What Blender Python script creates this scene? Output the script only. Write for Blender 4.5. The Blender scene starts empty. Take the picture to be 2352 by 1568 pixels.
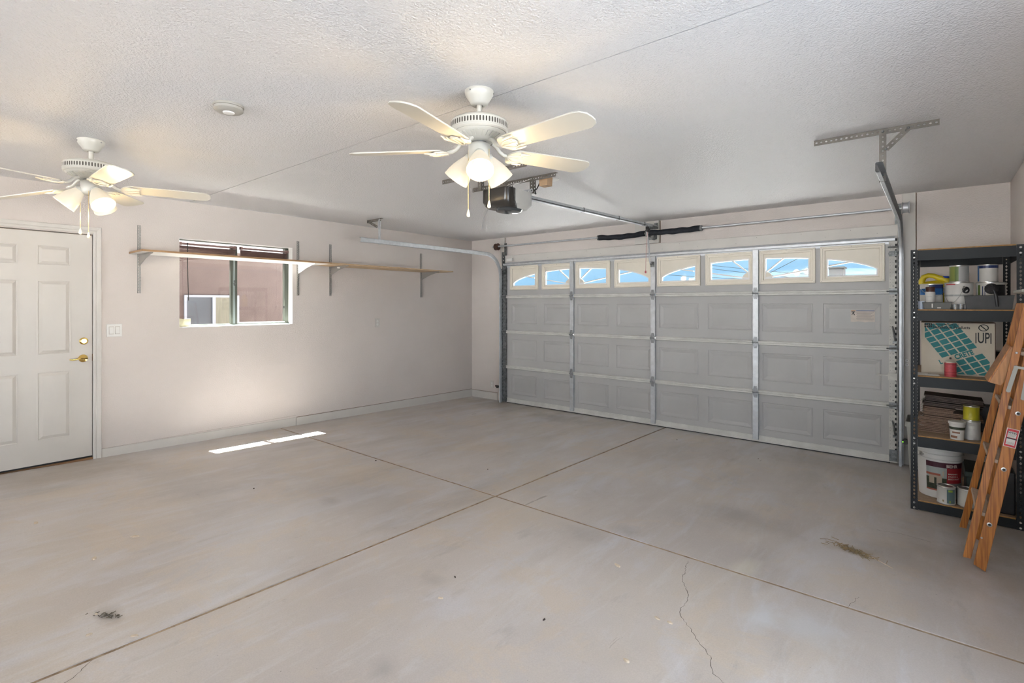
import bpy, math, random
from mathutils import Vector, Matrix
random.seed(7)
SC = bpy.context.scene
COL = SC.collection
PI = math.pi

# ------------------------------------------------------------------ camera, sky, sun, lamps, exposure
CAM = Vector((5.8309, -6.0486, 1.4886)); FPX = 1175.13; HOR = 700.37; YAW = 0.6890
cd = bpy.data.cameras.new('camera'); cam = bpy.data.objects.new('camera', cd); COL.objects.link(cam)
cam.location = CAM; cam.rotation_euler = (PI/2, 0, YAW)
cd.sensor_width = 36.0; cd.lens = FPX/2352*36.0; cd.shift_y = -(784-HOR)/2352; cd.clip_start = 0.05; cd.clip_end = 500
SC.camera = cam
SC.view_settings.view_transform = 'Standard'; SC.view_settings.look = 'None'
SC.view_settings.exposure = 0.06; SC.view_settings.gamma = 1.0; SC.view_settings.use_curve_mapping = False
SC.cycles.sample_clamp_indirect = 80.0
w = bpy.data.worlds.new('sky'); SC.world = w; w.use_nodes = True
nt = w.node_tree; nt.nodes.clear()
o_ = nt.nodes.new('ShaderNodeOutputWorld'); bg = nt.nodes.new('ShaderNodeBackground'); rp = nt.nodes.new('ShaderNodeValToRGB')
tc = nt.nodes.new('ShaderNodeTexCoord'); sx = nt.nodes.new('ShaderNodeSeparateXYZ')
nz = nt.nodes.new('ShaderNodeTexNoise'); mx = nt.nodes.new('ShaderNodeMix'); mx.data_type = 'RGBA'
nr = nt.nodes.new('ShaderNodeValToRGB'); nz.inputs['Scale'].default_value = 3.0; nz.inputs['Detail'].default_value = 6
nr.color_ramp.elements[0].position = .58; nr.color_ramp.elements[0].color = (0, 0, 0, 1)
nr.color_ramp.elements[1].position = .82; nr.color_ramp.elements[1].color = (0, 0, 0, 1)
e = rp.color_ramp.elements
e[0].position = 0.0; e[0].color = (.37, .66, .93, 1)
e[1].position = 1.0; e[1].color = (.16, .38, .80, 1)
m_ = rp.color_ramp.elements.new(.18); m_.color = (.30, .60, .92, 1)
L = nt.links.new
L(tc.outputs['Generated'], sx.inputs[0]); L(sx.outputs['Z'], rp.inputs['Fac'])
L(tc.outputs['Generated'], nz.inputs['Vector']); L(nz.outputs['Fac'], nr.inputs['Fac'])
L(nr.outputs['Color'], mx.inputs['Factor']); L(rp.outputs['Color'], mx.inputs['A']); mx.inputs['B'].default_value = (.75, .88, 1, 1)
L(mx.outputs['Result'], bg.inputs['Color']); bg.inputs['Strength'].default_value = 1.12; L(bg.outputs[0], o_.inputs[0])

sd = bpy.data.lights.new('sun', 'SUN'); sd.energy = 160.0; sd.angle = math.radians(.6); sd.color = (1, .98, .95)
sun = bpy.data.objects.new('sun', sd); COL.objects.link(sun)
sun.rotation_euler = Vector((1.0, .15, -2.5)).to_track_quat('-Z', 'Y').to_euler(); sun.location = (-4, 0, 12)

XR_ = 6.336
def area(name, loc, direction, sx_, sy_, watt, col):
    a = bpy.data.lights.new(name, 'AREA'); a.shape = 'RECTANGLE'; a.size = sx_; a.size_y = sy_; a.energy = watt; a.color = col
    o = bpy.data.objects.new(name, a); COL.objects.link(o); o.location = loc
    o.rotation_euler = Vector(direction).to_track_quat('-Z', 'Z').to_euler(); return o
# added area lamp, unseen behind the camera, brightens the room from an assumed opening
area('rear_fill_lamp', (3.1, -9.30, 1.15), (0, 1, -.30), 5.0, 1.8, 34, (.93, .96, 1.0))
# second added lamp: cool fill from an assumed opening beside the camera
area('side_fill_lamp', (XR_+.10, -5.05, 1.20), (-1, .10, -.22), 2.6, 1.9, 50, (.68, .83, 1.0))

# ------------------------------------------------------------------ helpers
CEIL = 2.5328
XR = 6.336
YREAR = -9.4
def FZ(y): return -.0219*y
def at(u, v, y=None, x=None, z=None):
    """the point of a real plane (y=, x= or z=) that the photograph shows at pixel u, v"""
    fw = Vector((-math.sin(YAW), math.cos(YAW), 0)); rt = Vector((math.cos(YAW), math.sin(YAW), 0))
    d = fw + rt*((u-1176)/FPX) + Vector((0, 0, (HOR-v)/FPX))
    if y is not None: t = (y-CAM.y)/d.y
    elif x is not None: t = (x-CAM.x)/d.x
    else: t = (z-CAM.z)/d.z
    return CAM + d*t

ORG = {}
def tag(o, label=None, cat=None, group=None, kind=None):
    if label: o['label'] = label
    if cat: o['category'] = cat
    if group: o['group'] = group
    if kind: o['kind'] = kind
    return o
def thing(name, label, cat, loc=(0, 0, 0), group=None, org=None, kind=None):
    o = bpy.data.objects.new(name, None); COL.objects.link(o); o.location = loc
    o.empty_display_size = .1
    ORG[o.name] = Vector(loc if org is None else org)
    return tag(o, label, cat, group, kind)
def root_of(o):
    while o.parent: o = o.parent
    return o
class MB:
    def __init__(s): s.v = []; s.f = []; s.m = []; s.M = Matrix.Identity(4); s.cm = 0
    def add(s, vs, fs):
        b = len(s.v); s.v += [tuple(s.M @ Vector(p)) for p in vs]
        for f in fs: s.f.append([b+i for i in f]); s.m.append(s.cm)
        return s
    def box(s, a, b):
        x0, y0, z0 = (min(a[i], b[i]) for i in range(3)); x1, y1, z1 = (max(a[i], b[i]) for i in range(3))
        return s.add([(x0,y0,z0),(x1,y0,z0),(x1,y1,z0),(x0,y1,z0),(x0,y0,z1),(x1,y0,z1),(x1,y1,z1),(x0,y1,z1)],
              [(0,3,2,1),(4,5,6,7),(0,1,5,4),(1,2,6,5),(2,3,7,6),(3,0,4,7)])
    def quad(s, *p): return s.add(p, [(0,1,2,3)])
    def poly(s, p): return s.add(p, [tuple(range(len(p)))])
    def prism(s, pts, off):
        """polygon pts (3-D) extruded by off"""
        n = len(pts); o = Vector(off); vs = [Vector(p) for p in pts] + [Vector(p)+o for p in pts]
        fs = [tuple(range(n-1, -1, -1)), tuple(range(n, 2*n))] + [(i, (i+1) % n, n+(i+1) % n, n+i) for i in range(n)]
        return s.add(vs, fs)
    def beam(s, p0, p1, wv, tv):
        """a bar from p0 to p1, full width vector wv and thickness vector tv"""
        p0, p1, wv, tv = Vector(p0), Vector(p1), Vector(wv)/2, Vector(tv)/2
        vs = []
        for p in (p0, p1): vs += [p-wv-tv, p+wv-tv, p+wv+tv, p-wv+tv]
        return s.add(vs, [(0,1,2,3),(7,6,5,4),(0,4,5,1),(1,5,6,2),(2,6,7,3),(3,7,4,0)])
    def lathe(s, prof, n=32, c=(0, 0, 0), axis=(0, 0, 1), cap0=True, cap1=True, ph=0):
        """prof: list of (radius, height along axis)"""
        ax = Vector(axis).normalized(); q = Vector((0, 0, 1)).rotation_difference(ax); c = Vector(c); vs = []
        for r, h in prof:
            for i in range(n):
                a = 2*PI*i/n+ph; vs.append(c + q @ Vector((r*math.cos(a), r*math.sin(a), h)))
        fs = []
        for k in range(len(prof)-1):
            for i in range(n):
                j = (i+1) % n; fs.append((k*n+i, k*n+j, (k+1)*n+j, (k+1)*n+i))
        if cap0: fs.append(tuple(range(n-1, -1, -1)))
        if cap1: fs.append(tuple((len(prof)-1)*n+i for i in range(n)))
        return s.add(vs, fs)
    def tube(s, pts, r, n=8, caps=True):
        pts = [Vector(p) for p in pts]; vs = []; up = None
        rs = r if isinstance(r, (list, tuple)) else [r]*len(pts)
        for i, p in enumerate(pts):
            t = (pts[min(i+1, len(pts)-1)]-pts[max(i-1, 0)]).normalized()
            if up is None: up = Vector((0, 0, 1)) if abs(t.z) < .9 else Vector((1, 0, 0))
            a = t.cross(up).normalized(); b = a.cross(t).normalized(); up = b
            for k in range(n):
                an = 2*PI*k/n; vs.append(p + (a*math.cos(an)+b*math.sin(an))*rs[i])
        fs = []
        for i in range(len(pts)-1):
            for k in range(n):
                j = (k+1) % n; fs.append((i*n+k, i*n+j, (i+1)*n+j, (i+1)*n+k))
        if caps: fs += [tuple(range(n-1, -1, -1)), tuple((len(pts)-1)*n+k for k in range(n))]
        return s.add(vs, fs)
    def loops(s, loops, closed=True, capend=True):
        """bridge successive closed loops of equal length; fill the last"""
        n = len(loops[0]); vs = [p for l in loops for p in l]; fs = []
        for k in range(len(loops)-1):
            for i in range(n):
                j = (i+1) % n; fs.append((k*n+i, k*n+j, (k+1)*n+j, (k+1)*n+i))
        if capend: fs.append(tuple((len(loops)-1)*n+i for i in range(n)))
        return s.add(vs, fs)
    def perf(s, p0, p1, wv, th, pitch, hx, hy, rows=1, kind='round', margin=0.0):
        """perforated plate from p0 to p1, width vector wv centred, thickness th; holes of half-size hx (across), hy (along)"""
        p0, p1, wv = Vector(p0), Vector(p1), Vector(wv); Lg = (p1-p0).length; t = (p1-p0).normalized()
        W = wv.length; u = wv.normalized(); nrm = t.cross(u).normalized()*th/2
        n = max(1, int(Lg/pitch)); pc = Lg/n; cw = W/rows
        for i in range(n):
            for r in range(rows):
                cx = -W/2+cw*(r+.5); c = p0+t*(pc*(i+.5))+u*cx
                A = [(cw/2, pc/2), (0, pc/2), (-cw/2, pc/2), (-cw/2, 0), (-cw/2, -pc/2), (0, -pc/2), (cw/2, -pc/2), (cw/2, 0)]
                d = .72 if kind == 'round' else .95
                dm = .6 if kind == 'key' else d
                H = [(hx*dm, hy*dm), (0, hy), (-hx*dm, hy*dm), (-hx, 0), (-hx*dm, -hy*dm), (0, -hy), (hx*dm, -hy*dm), (hx, 0)]
                P = lambda q, sg: c+u*q[0]+t*q[1]+nrm*sg
                s.loops([[P(a, 1) for a in A], [P(h, 1) for h in H], [P(h, -1) for h in H], [P(a, -1) for a in A]], capend=False)
        e0, e1 = p0, p1
        for sg in (-1, 1):
            a, b = e0+u*sg*W/2, e1+u*sg*W/2
            s.add([a+nrm, b+nrm, b-nrm, a-nrm], [(0,1,2,3)])
        for e_ in (e0, e1):
            a, b = e_+u*W/2, e_-u*W/2
            s.add([a+nrm, b+nrm, b-nrm, a-nrm], [(0,1,2,3)])
        return s
def build(name, mb, mats, parent=None, label=None, smooth=None, bevel=0.0, kind=None, local=False):
    me = bpy.data.meshes.new(name)
    off = Vector((0, 0, 0))
    if parent is not None and not local: off = ORG.get(root_of(parent).name, off)
    me.from_pydata([tuple(Vector(p)-off) for p in mb.v], [], mb.f)
    if not isinstance(mats, (list, tuple)): mats = [mats]
    for m in mats: me.materials.append(m)
    if len(mats) > 1: me.polygons.foreach_set('material_index', mb.m)
    o = bpy.data.objects.new(name, me); COL.objects.link(o)
    if parent is not None: o.parent = parent
    import bmesh
    bm = bmesh.new(); bm.from_mesh(me); bmesh.ops.recalc_face_normals(bm, faces=bm.faces); bm.to_mesh(me); bm.free()
    if smooth is not None:
        me.polygons.foreach_set('use_smooth', [True]*len(me.polygons))
        me.set_sharp_from_angle(angle=math.radians(smooth))
    if bevel:
        b = o.modifiers.new('bevel', 'BEVEL'); b.width = bevel; b.segments = 2; b.limit_method = 'ANGLE'; b.angle_limit = math.radians(40)
    if label: o['label'] = label
    if kind: o['kind'] = kind
    return o
def solo(name, mb, mats, label, cat, loc=None, group=None, **k):
    """a thing that is one mesh, its origin moved to loc"""
    o = build(name, mb, mats, **k)
    if loc is not None:
        l = Vector(loc)
        for v in o.data.vertices: v.co -= l
        o.location = l
    return tag(o, label, cat, group)
def copy_tree(o, parent=None):
    c = o.copy(); COL.objects.link(c)
    if parent is not None: c.parent = parent
    for ch in list(o.children): copy_tree(ch, c)
    return c
FONT = None
def text_mesh(name, txt, size, mat, parent, origin, xdir, ydir, depth=.0006, align='LEFT', bold=0.0, xs=1.0):
    """flat lettering as a mesh: xdir the writing direction, ydir up the letters"""
    cu = bpy.data.curves.new(name, 'FONT'); cu.body = txt; cu.size = size; cu.align_x = align; cu.extrude = depth; cu.offset = bold; cu.resolution_u = 3
    t = bpy.data.objects.new('tmp', cu); COL.objects.link(t)
    dg = bpy.context.evaluated_depsgraph_get(); me = bpy.data.meshes.new_from_object(t.evaluated_get(dg))
    bpy.data.objects.remove(t); me.name = name
    X = Vector(xdir).normalized(); Y = Vector(ydir).normalized(); Z = X.cross(Y)
    off = ORG.get(root_of(parent).name, Vector((0, 0, 0))); O = Vector(origin)-off
    for v in me.vertices: v.co = O + X*(v.co.x*xs) + Y*v.co.y + Z*v.co.z
    me.materials.clear(); me.materials.append(mat)
    o = bpy.data.objects.new(name, me); COL.objects.link(o); o.parent = parent
    return o

# ------------------------------------------------------------------ materials
def mat(name, col, rough=.5, metal=0.0, var=0.0, vscale=8, bump=0.0, bscale=60, emit=None, estr=0, spec=.5, alpha=1, detail=4, stretch=None, col2=None, dist=.01, vsharp=None):
    m = bpy.data.materials.new(name); m.use_nodes = True; n = m.node_tree; b = n.nodes['Principled BSDF']
    b.inputs['Base Color'].default_value = (*col, 1); b.inputs['Roughness'].default_value = rough; b.inputs['Metallic'].default_value = metal
    b.inputs['Specular IOR Level'].default_value = spec
    if emit: b.inputs['Emission Color'].default_value = (*emit, 1); b.inputs['Emission Strength'].default_value = estr
    if alpha < 1: b.inputs['Alpha'].default_value = alpha
    vec = None
    if var or bump:
        t = n.nodes.new('ShaderNodeTexCoord'); mp = n.nodes.new('ShaderNodeMapping'); n.links.new(t.outputs['Object'], mp.inputs[0]); vec = mp.outputs[0]
        if stretch: mp.inputs['Scale'].default_value = stretch
    if var:
        z = n.nodes.new('ShaderNodeTexNoise'); z.inputs['Scale'].default_value = vscale; z.inputs['Detail'].default_value = detail; n.links.new(vec, z.inputs['Vector'])
        r = n.nodes.new('ShaderNodeValToRGB'); lo, hi = vsharp if vsharp else (.3, .7)
        r.color_ramp.elements[0].position = lo; r.color_ramp.elements[1].position = hi
        c2 = col2 if col2 else tuple(max(0, c*(1-var)) for c in col)
        c1 = col if col2 else tuple(min(1, c*(1+var*.4)) for c in col)
        r.color_ramp.elements[0].color = (*c2, 1); r.color_ramp.elements[1].color = (*c1, 1)
        n.links.new(z.outputs['Fac'], r.inputs[0]); n.links.new(r.outputs[0], b.inputs['Base Color'])
    if bump:
        z2 = n.nodes.new('ShaderNodeTexNoise'); z2.inputs['Scale'].default_value = bscale; z2.inputs['Detail'].default_value = 3; n.links.new(vec, z2.inputs['Vector'])
        bp = n.nodes.new('ShaderNodeBump'); bp.inputs['Strength'].default_value = bump; bp.inputs['Distance'].default_value = dist
        n.links.new(z2.outputs['Fac'], bp.inputs['Height']); n.links.new(bp.outputs[0], b.inputs['Normal'])
    return m
M = {}
M['wall'] = mat('wall_paint', (.68, .62, .58), .55, var=.05, vscale=1.3, bump=.25, bscale=90, spec=.25)
M['ceil'] = mat('ceiling_texture', (.725, .71, .71), .38, bump=.75, bscale=95, dist=.012, spec=.5)
M['trim'] = mat('trim_paint', (.63, .60, .56), .42, var=.04, vscale=5, spec=.35)
M['door'] = mat('door_paint', (.61, .575, .53), .38, var=.04, vscale=3, spec=.4)
M['dirtgap'] = mat('dirty_gap', (.20, .12, .06), .8, var=.5, vscale=20)
M['wood_raw'] = mat('raw_threshold_wood', (.30, .16, .07), .7, var=.8, vscale=14, stretch=(1, .2, 3))
M['black'] = mat('black_matte', (.012, .012, .013), .5)
M['blackplastic'] = mat('black_plastic', (.02, .019, .018), .35)
M['brass'] = mat('polished_brass', (.78, .55, .18), .16, 1.0)
M['galv'] = mat('galvanized_steel', (.56, .58, .60), .42, .55, var=.12, vscale=22, bump=.05, bscale=40)
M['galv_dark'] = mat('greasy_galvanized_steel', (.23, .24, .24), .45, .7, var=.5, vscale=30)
M['hinge'] = mat('hinge_steel', (.27, .28, .29), .38, .6, var=.3, vscale=40)
M['angle'] = mat('punched_angle_steel', (.17, .155, .135), .5, .45, var=.2, vscale=15)
M['gdoor'] = mat('garage_door_grey_paint', (.48, .475, .465), .45, var=.06, vscale=2.5, spec=.4)
M['gdoor_rib'] = mat('garage_door_rib_paint', (.66, .65, .61), .42, var=.12, vscale=9)
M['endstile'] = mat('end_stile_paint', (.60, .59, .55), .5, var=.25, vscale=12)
M['cream'] = mat('cream_window_plastic', (.80, .74, .63), .42, var=.05, vscale=6)
M['white_in'] = mat('white_window_plastic', (.84, .83, .81), .4)
M['fan'] = mat('fan_white_enamel', (.59, .565, .50), .28, spec=.5)
M['fandark'] = mat('fan_vent_dark', (.10, .085, .065), .6)
M['fangrey'] = mat('fan_bracket_metal', (.35, .34, .32), .35, .8)
M['chain'] = mat('brass_bead_chain', (.80, .62, .30), .3, .9)
M['white'] = mat('white_plastic', (.78, .77, .74), .4)
M['detector'] = mat('aged_white_plastic', (.36, .34, .30), .45)
M['switchline'] = mat('switch_shadow_line', (.45, .40, .35), .5)
M['oak'] = mat('melamine_edge_wood', (.42, .25, .12), .5, var=.3, vscale=30, stretch=(3, .4, 3))
M['melamine'] = mat('white_melamine_board', (.80, .77, .72), .4)
M['board'] = mat('particle_board_shelf', (.56, .40, .24), .6, var=.2, vscale=40, stretch=(2, .3, 2))
M['steelbracket'] = mat('shelf_bracket_steel', (.38, .365, .34), .4, .6)
M['alu_dark'] = mat('dark_bronze_window_frame', (.10, .11, .09), .4, .4)
M['alu_light'] = mat('weathered_aluminium', (.36, .42, .41), .35, .7)
M['blind'] = mat('brown_blind_slat', (.27, .165, .145), .45, var=.15, vscale=20)
M['stucco'] = mat('pink_stucco', (.150, .112, .100), .9, var=.12, vscale=4, bump=.6, bscale=60)
M['fascia'] = mat('white_fascia', (.85, .85, .85), .6)
M['nwin_grey'] = mat('neighbour_screen', (.10, .12, .14), .3, var=.3, vscale=3)
M['nwin_beige'] = mat('neighbour_blind', (.20, .19, .14), .5, var=.2, vscale=9, stretch=(1, 6, .4))
M['cream_box'] = mat('cream_card', (.38, .35, .24), .6, var=.2, vscale=20)
M['rack'] = mat('charcoal_enamel_steel', (.020, .023, .025), .5, spec=.3)
M['rackboard'] = mat('rack_particle_board', (.36, .245, .15), .7, var=.25, vscale=60)
M['rackedge'] = mat('rack_board_edge', (.42, .22, .07), .7, var=.3, vscale=50)
M['tin'] = mat('tin_plate', (.55, .54, .52), .28, .9, var=.15, vscale=20)
M['driveway'] = mat('driveway_concrete', (.49, .50, .51), .9, var=.1, vscale=2)
M['wire'] = mat('power_line', (.004, .004, .005), 1.0, spec=0)
M['roofgrey'] = mat('grey_roof_vent', (.012, .0115, .011), .9, spec=0)

def glass_mat(name, tint, alpha):
    m = bpy.data.materials.new(name); m.use_nodes = True; n = m.node_tree; n.nodes.clear()
    o = n.nodes.new('ShaderNodeOutputMaterial'); t = n.nodes.new('ShaderNodeBsdfTransparent'); g = n.nodes.new('ShaderNodeBsdfGlossy'); x = n.nodes.new('ShaderNodeMixShader')
    t.inputs[0].default_value = (*tint, 1); g.inputs['Roughness'].default_value = .03; x.inputs[0].default_value = alpha
    n.links.new(t.outputs[0], x.inputs[1]); n.links.new(g.outputs[0], x.inputs[2]); n.links.new(x.outputs[0], o.inputs[0]); return m
M['glass'] = glass_mat('clear_pane_glass', (.97, .985, .98), .05)
M['clearplastic'] = glass_mat('clear_plastic', (.8, .82, .84), .18)

def emis(name, col, st):
    m = bpy.data.materials.new(name); m.use_nodes = True; n = m.node_tree; n.nodes.clear()
    o = n.nodes.new('ShaderNodeOutputMaterial'); em = n.nodes.new('ShaderNodeEmission'); em.inputs[0].default_value = (*col, 1); em.inputs[1].default_value = st
    n.links.new(em.outputs[0], o.inputs[0]); return m
def shade_mat():
    m = bpy.data.materials.new('lit_frosted_glass'); m.use_nodes = True; n = m.node_tree; b = n.nodes['Principled BSDF']
    b.inputs['Base Color'].default_value = (.42, .40, .36, 1); b.inputs['Roughness'].default_value = .35
    b.inputs['Emission Color'].default_value = (1.0, .84, .58, 1); b.inputs['Emission Strength'].default_value = .40
    return m
M['shade'] = shade_mat()
M['bulb'] = emis('lit_bulb', (1.0, .92, .76), 2.4)
M['led_red'] = emis('red_led', (1, .05, .02), 2.2)
M['led_green'] = emis('green_led', (.25, 1, .05), 2.0)

def floor_mat():
    m = bpy.data.materials.new('polished_dusty_concrete'); m.use_nodes = True; n = m.node_tree; b = n.nodes['Principled BSDF']; N = n.nodes.new; K = n.links.new
    t = N('ShaderNodeTexCoord')
    def noise(scale, detail=5, st=(1, 1, 1), rot=0, rough=.55, dist=0):
        mp = N('ShaderNodeMapping'); mp.inputs['Scale'].default_value = st; mp.inputs['Rotation'].default_value = (0, 0, rot)
        K(t.outputs['Object'], mp.inputs[0]); z = N('ShaderNodeTexNoise'); z.inputs['Scale'].default_value = scale; z.inputs['Detail'].default_value = detail
        z.inputs['Roughness'].default_value = rough; z.inputs['Distortion'].default_value = dist; K(mp.outputs[0], z.inputs['Vector']); return z.outputs['Fac']
    def ramp(f, p0, c0, p1, c1):
        r = N('ShaderNodeValToRGB'); r.color_ramp.elements[0].position = p0; r.color_ramp.elements[0].color = (*c0, 1)
        r.color_ramp.elements[1].position = p1; r.color_ramp.elements[1].color = (*c1, 1); K(f, r.inputs[0]); return r.outputs[0]
    def mix(a, b2, f, mode='MIX'):
        x = N('ShaderNodeMix'); x.data_type = 'RGBA'; x.blend_type = mode
        if isinstance(f, float): x.inputs['Factor'].default_value = f
        else: K(f, x.inputs['Factor'])
        for s_, v in (('A', a), ('B', b2)):
            if isinstance(v, tuple): x.inputs[s_].default_value = (*v, 1)
            else: K(v, x.inputs[s_])
        return x.outputs['Result']
    base = ramp(noise(.9, 6), .3, (.435, .395, .372), .7, (.545, .505, .485))
    base = mix(base, (.52, .45, .37), ramp(noise(1.1, 8, rough=.6, dist=.4), .50, (0, 0, 0), .66, (.45, .45, .45)))
    base = mix(base, (.56, .57, .63), ramp(noise(1.5, 9, st=(1.9, .5, 1), rot=.12, rough=.65, dist=.8), .52, (0, 0, 0), .64, (.40, .40, .40)))
    base = mix(base, (.25, .235, .215), ramp(noise(1.3, 6, st=(1.6, .5, 1), rot=-.3), .58, (0, 0, 0), .80, (.55, .55, .55)))
    base = mix(base, (.22, .20, .18), ramp(noise(14, 4), .70, (0, 0, 0), .80, (.35, .35, .35)))
    base = mix(base, (.7, .7, .7), ramp(noise(190, 2), .3, (.86, .86, .86), .7, (1.1, 1.1, 1.1)), 'MIX') if False else base
    base = mix(base, (.63, .64, .665), ramp(noise(5, 11, st=(2.2, .40, 1), rot=.12, rough=.7, dist=.5), .54, (0, 0, 0), .64, (.20, .20, .20)))
    base = mix(base, (.55, .455, .355), ramp(noise(1.7, 12, rough=.72, dist=.6), .53, (0, 0, 0), .58, (.34, .34, .34)))
    base = mix(base, (.30, .285, .27), ramp(noise(4, 9, st=(1.7, .5, 1), rot=-.1, rough=.7), .60, (0, 0, 0), .70, (.35, .35, .35)))
    base = mix(base, (.10, .085, .07), ramp(noise(75, 2), .76, (0, 0, 0), .79, (.7, .7, .7)))
    fine = ramp(noise(170, 3), .3, (.93, .93, .93), .7, (1.05, 1.05, 1.05)); base = mix(base, fine, 1.0, 'MULTIPLY')
    # stains where oil and dirt lay: (x, y, rx, ry, strength, colour)
    stains = [(2.50, -4.05, .10, .07, .30, (.20, .19, .18)), (4.15, -3.33, .16, .12, .35, (.25, .24, .23)), (4.35, -3.11, .10, .08, .4, (.25, .24, .23)),
              (3.88, -4.30, .08, .06, .3, (.24, .23, .22)), (4.22, -4.86, .07, .06, .4, (.24, .23, .22)), (4.83, -2.41, .30, .18, .35, (.22, .21, .20)),
              (2.04, -.51, .55, .22, .40, (.22, .20, .175)), (1.0, -.25, .9, .35, .40, (.26, .225, .17)), (3.03, -5.44, .10, .05, .5, (.20, .17, .13)),
              (5.47, -2.47, .16, .07, .55, (.30, .22, .12)), (5.9, -2.3, .5, .35, .35, (.24, .20, .15)), (6.1, -1.6, .5, .5, .4, (.22, .18, .14)),
              (5.0, -.5, .9, .25, .3, (.27, .24, .20)), (.35, -5.1, .35, .5, .35, (.28, .23, .16)), (2.6, -3.9, .9, .35, .22, (.26, .26, .27)),
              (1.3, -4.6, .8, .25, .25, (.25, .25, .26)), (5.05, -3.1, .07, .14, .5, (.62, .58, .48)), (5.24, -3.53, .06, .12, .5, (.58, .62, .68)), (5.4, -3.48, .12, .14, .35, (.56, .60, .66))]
    sep = N('ShaderNodeSeparateXYZ'); K(t.outputs['Object'], sep.inputs[0])
    wob = noise(5, 5, rough=.6)
    def math_(op, a, b2=None):
        x = N('ShaderNodeMath'); x.operation = op
        for i, v in enumerate((a, b2)):
            if v is None: continue
            if isinstance(v, (int, float)): x.inputs[i].default_value = v
            else: K(v, x.inputs[i])
        return x.outputs[0]
    for (x0, y0, rx, ry, st, c) in stains:
        dx = math_('DIVIDE', math_('SUBTRACT', sep.outputs[0], x0), rx); dy = math_('DIVIDE', math_('SUBTRACT', sep.outputs[1], y0), ry)
        d = math_('SQRT', math_('ADD', math_('MULTIPLY', dx, dx), math_('MULTIPLY', dy, dy)))
        d = math_('ADD', d, math_('MULTIPLY', math_('SUBTRACT', wob, .5), 2.2))
        k = math_('MULTIPLY', math_('SUBTRACT', 1.25, d), st); x = N('ShaderNodeClamp'); K(k, x.inputs[0]); x.inputs['Max'].default_value = st
        base = mix(base, c, x.outputs[0])
    K(base, b.inputs['Base Color'])
    rr = N('ShaderNodeMapRange'); K(noise(1.8, 8, st=(2.4, .45, 1), rot=.06, rough=.65, dist=.5), rr.inputs[0]); rr.inputs[1].default_value = .3; rr.inputs[2].default_value = .7
    rr.inputs[3].default_value = .27; rr.inputs[4].default_value = .50; K(rr.outputs[0], b.inputs['Roughness'])
    b.inputs['Specular IOR Level'].default_value = .6
    bp = N('ShaderNodeBump'); bp.inputs['Strength'].default_value = .12; bp.inputs['Distance'].default_value = .004
    K(noise(60, 5), bp.inputs['Height']); K(bp.outputs[0], b.inputs['Normal'])
    return m
M['floor'] = floor_mat()
M['joint'] = mat('joint_dirt', (.20, .135, .085), .9, var=.5, vscale=24, col2=(.42, .33, .23))
M['crack'] = mat('crack_dark', (.12, .10, .085), .9)

# ------------------------------------------------------------------ structure: floor
def fquad(x0, y0, x1, y1, dz=0): return [(x0, y0, FZ(y0)+dz), (x1, y0, FZ(y0)+dz), (x1, y1, FZ(y1)+dz), (x0, y1, FZ(y1)+dz)]
YD0, YD1 = -.03, .16     # the garage opening's depth in the rear-facing wall
JX, JY, G = 3.318, -3.192, .0115
b = MB()
b.prism(fquad(-.15, YREAR-.3, XR+.15, .0, -.0045), (0, 0, -.25))
floor = build('floor', b, M['joint']); floor['kind'] = 'structure'
for (x0, x1) in ((0, JX-G), (JX+G, XR)):
    for (y0, y1) in ((YREAR, JY-G), (JY+G, .0)):
        s = MB(); s.prism(fquad(x0, y0, x1, y1, -.0044), (0, 0, .0044))
        build('slab', s, M['floor'], floor)
# cracks: thin dark ribbons that follow the broken line
def crack(pts, wd):
    b = MB(); P = []
    for i in range(len(pts)-1):
        a, c = Vector(pts[i]), Vector(pts[i+1]); n = max(2, int((c-a).length/.014))
        for k in range(n):
            q = a.lerp(c, k/n); P.append(q + Vector((random.uniform(-.0055, .0055), random.uniform(-.0055, .0055))))
    P.append(Vector(pts[-1])); vs = []; fs = []
    for i, p in enumerate(P):
        t = (P[min(i+1, len(P)-1)]-P[max(i-1, 0)]).normalized(); nn = Vector((-t.y, t.x))*wd*random.uniform(.5, 1.3)
        for sg in (-1, 1):
            q = p+nn*sg; vs.append((q.x, q.y, FZ(q.y)+.0006))
    for i in range(len(P)-1): fs.append((2*i, 2*i+1, 2*i+3, 2*i+2))
    b.add(vs, fs); build('crack', b, M['crack'], floor)
crack([(4.783, -3.235), (4.83, -3.45), (4.92, -3.60), (4.93, -3.75), (5.03, -3.86), (5.14, -3.97), (5.19, -4.06), (5.30, -4.13)], .0012)
crack([(5.55, -3.05), (5.52, -3.185)], .0008)
crack([(5.55, -2.02), (5.66, -1.99), (5.82, -2.02)], .0012)
crack([(3.33, -5.56), (3.40, -5.62), (3.43, -5.72)], .0012)

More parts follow.
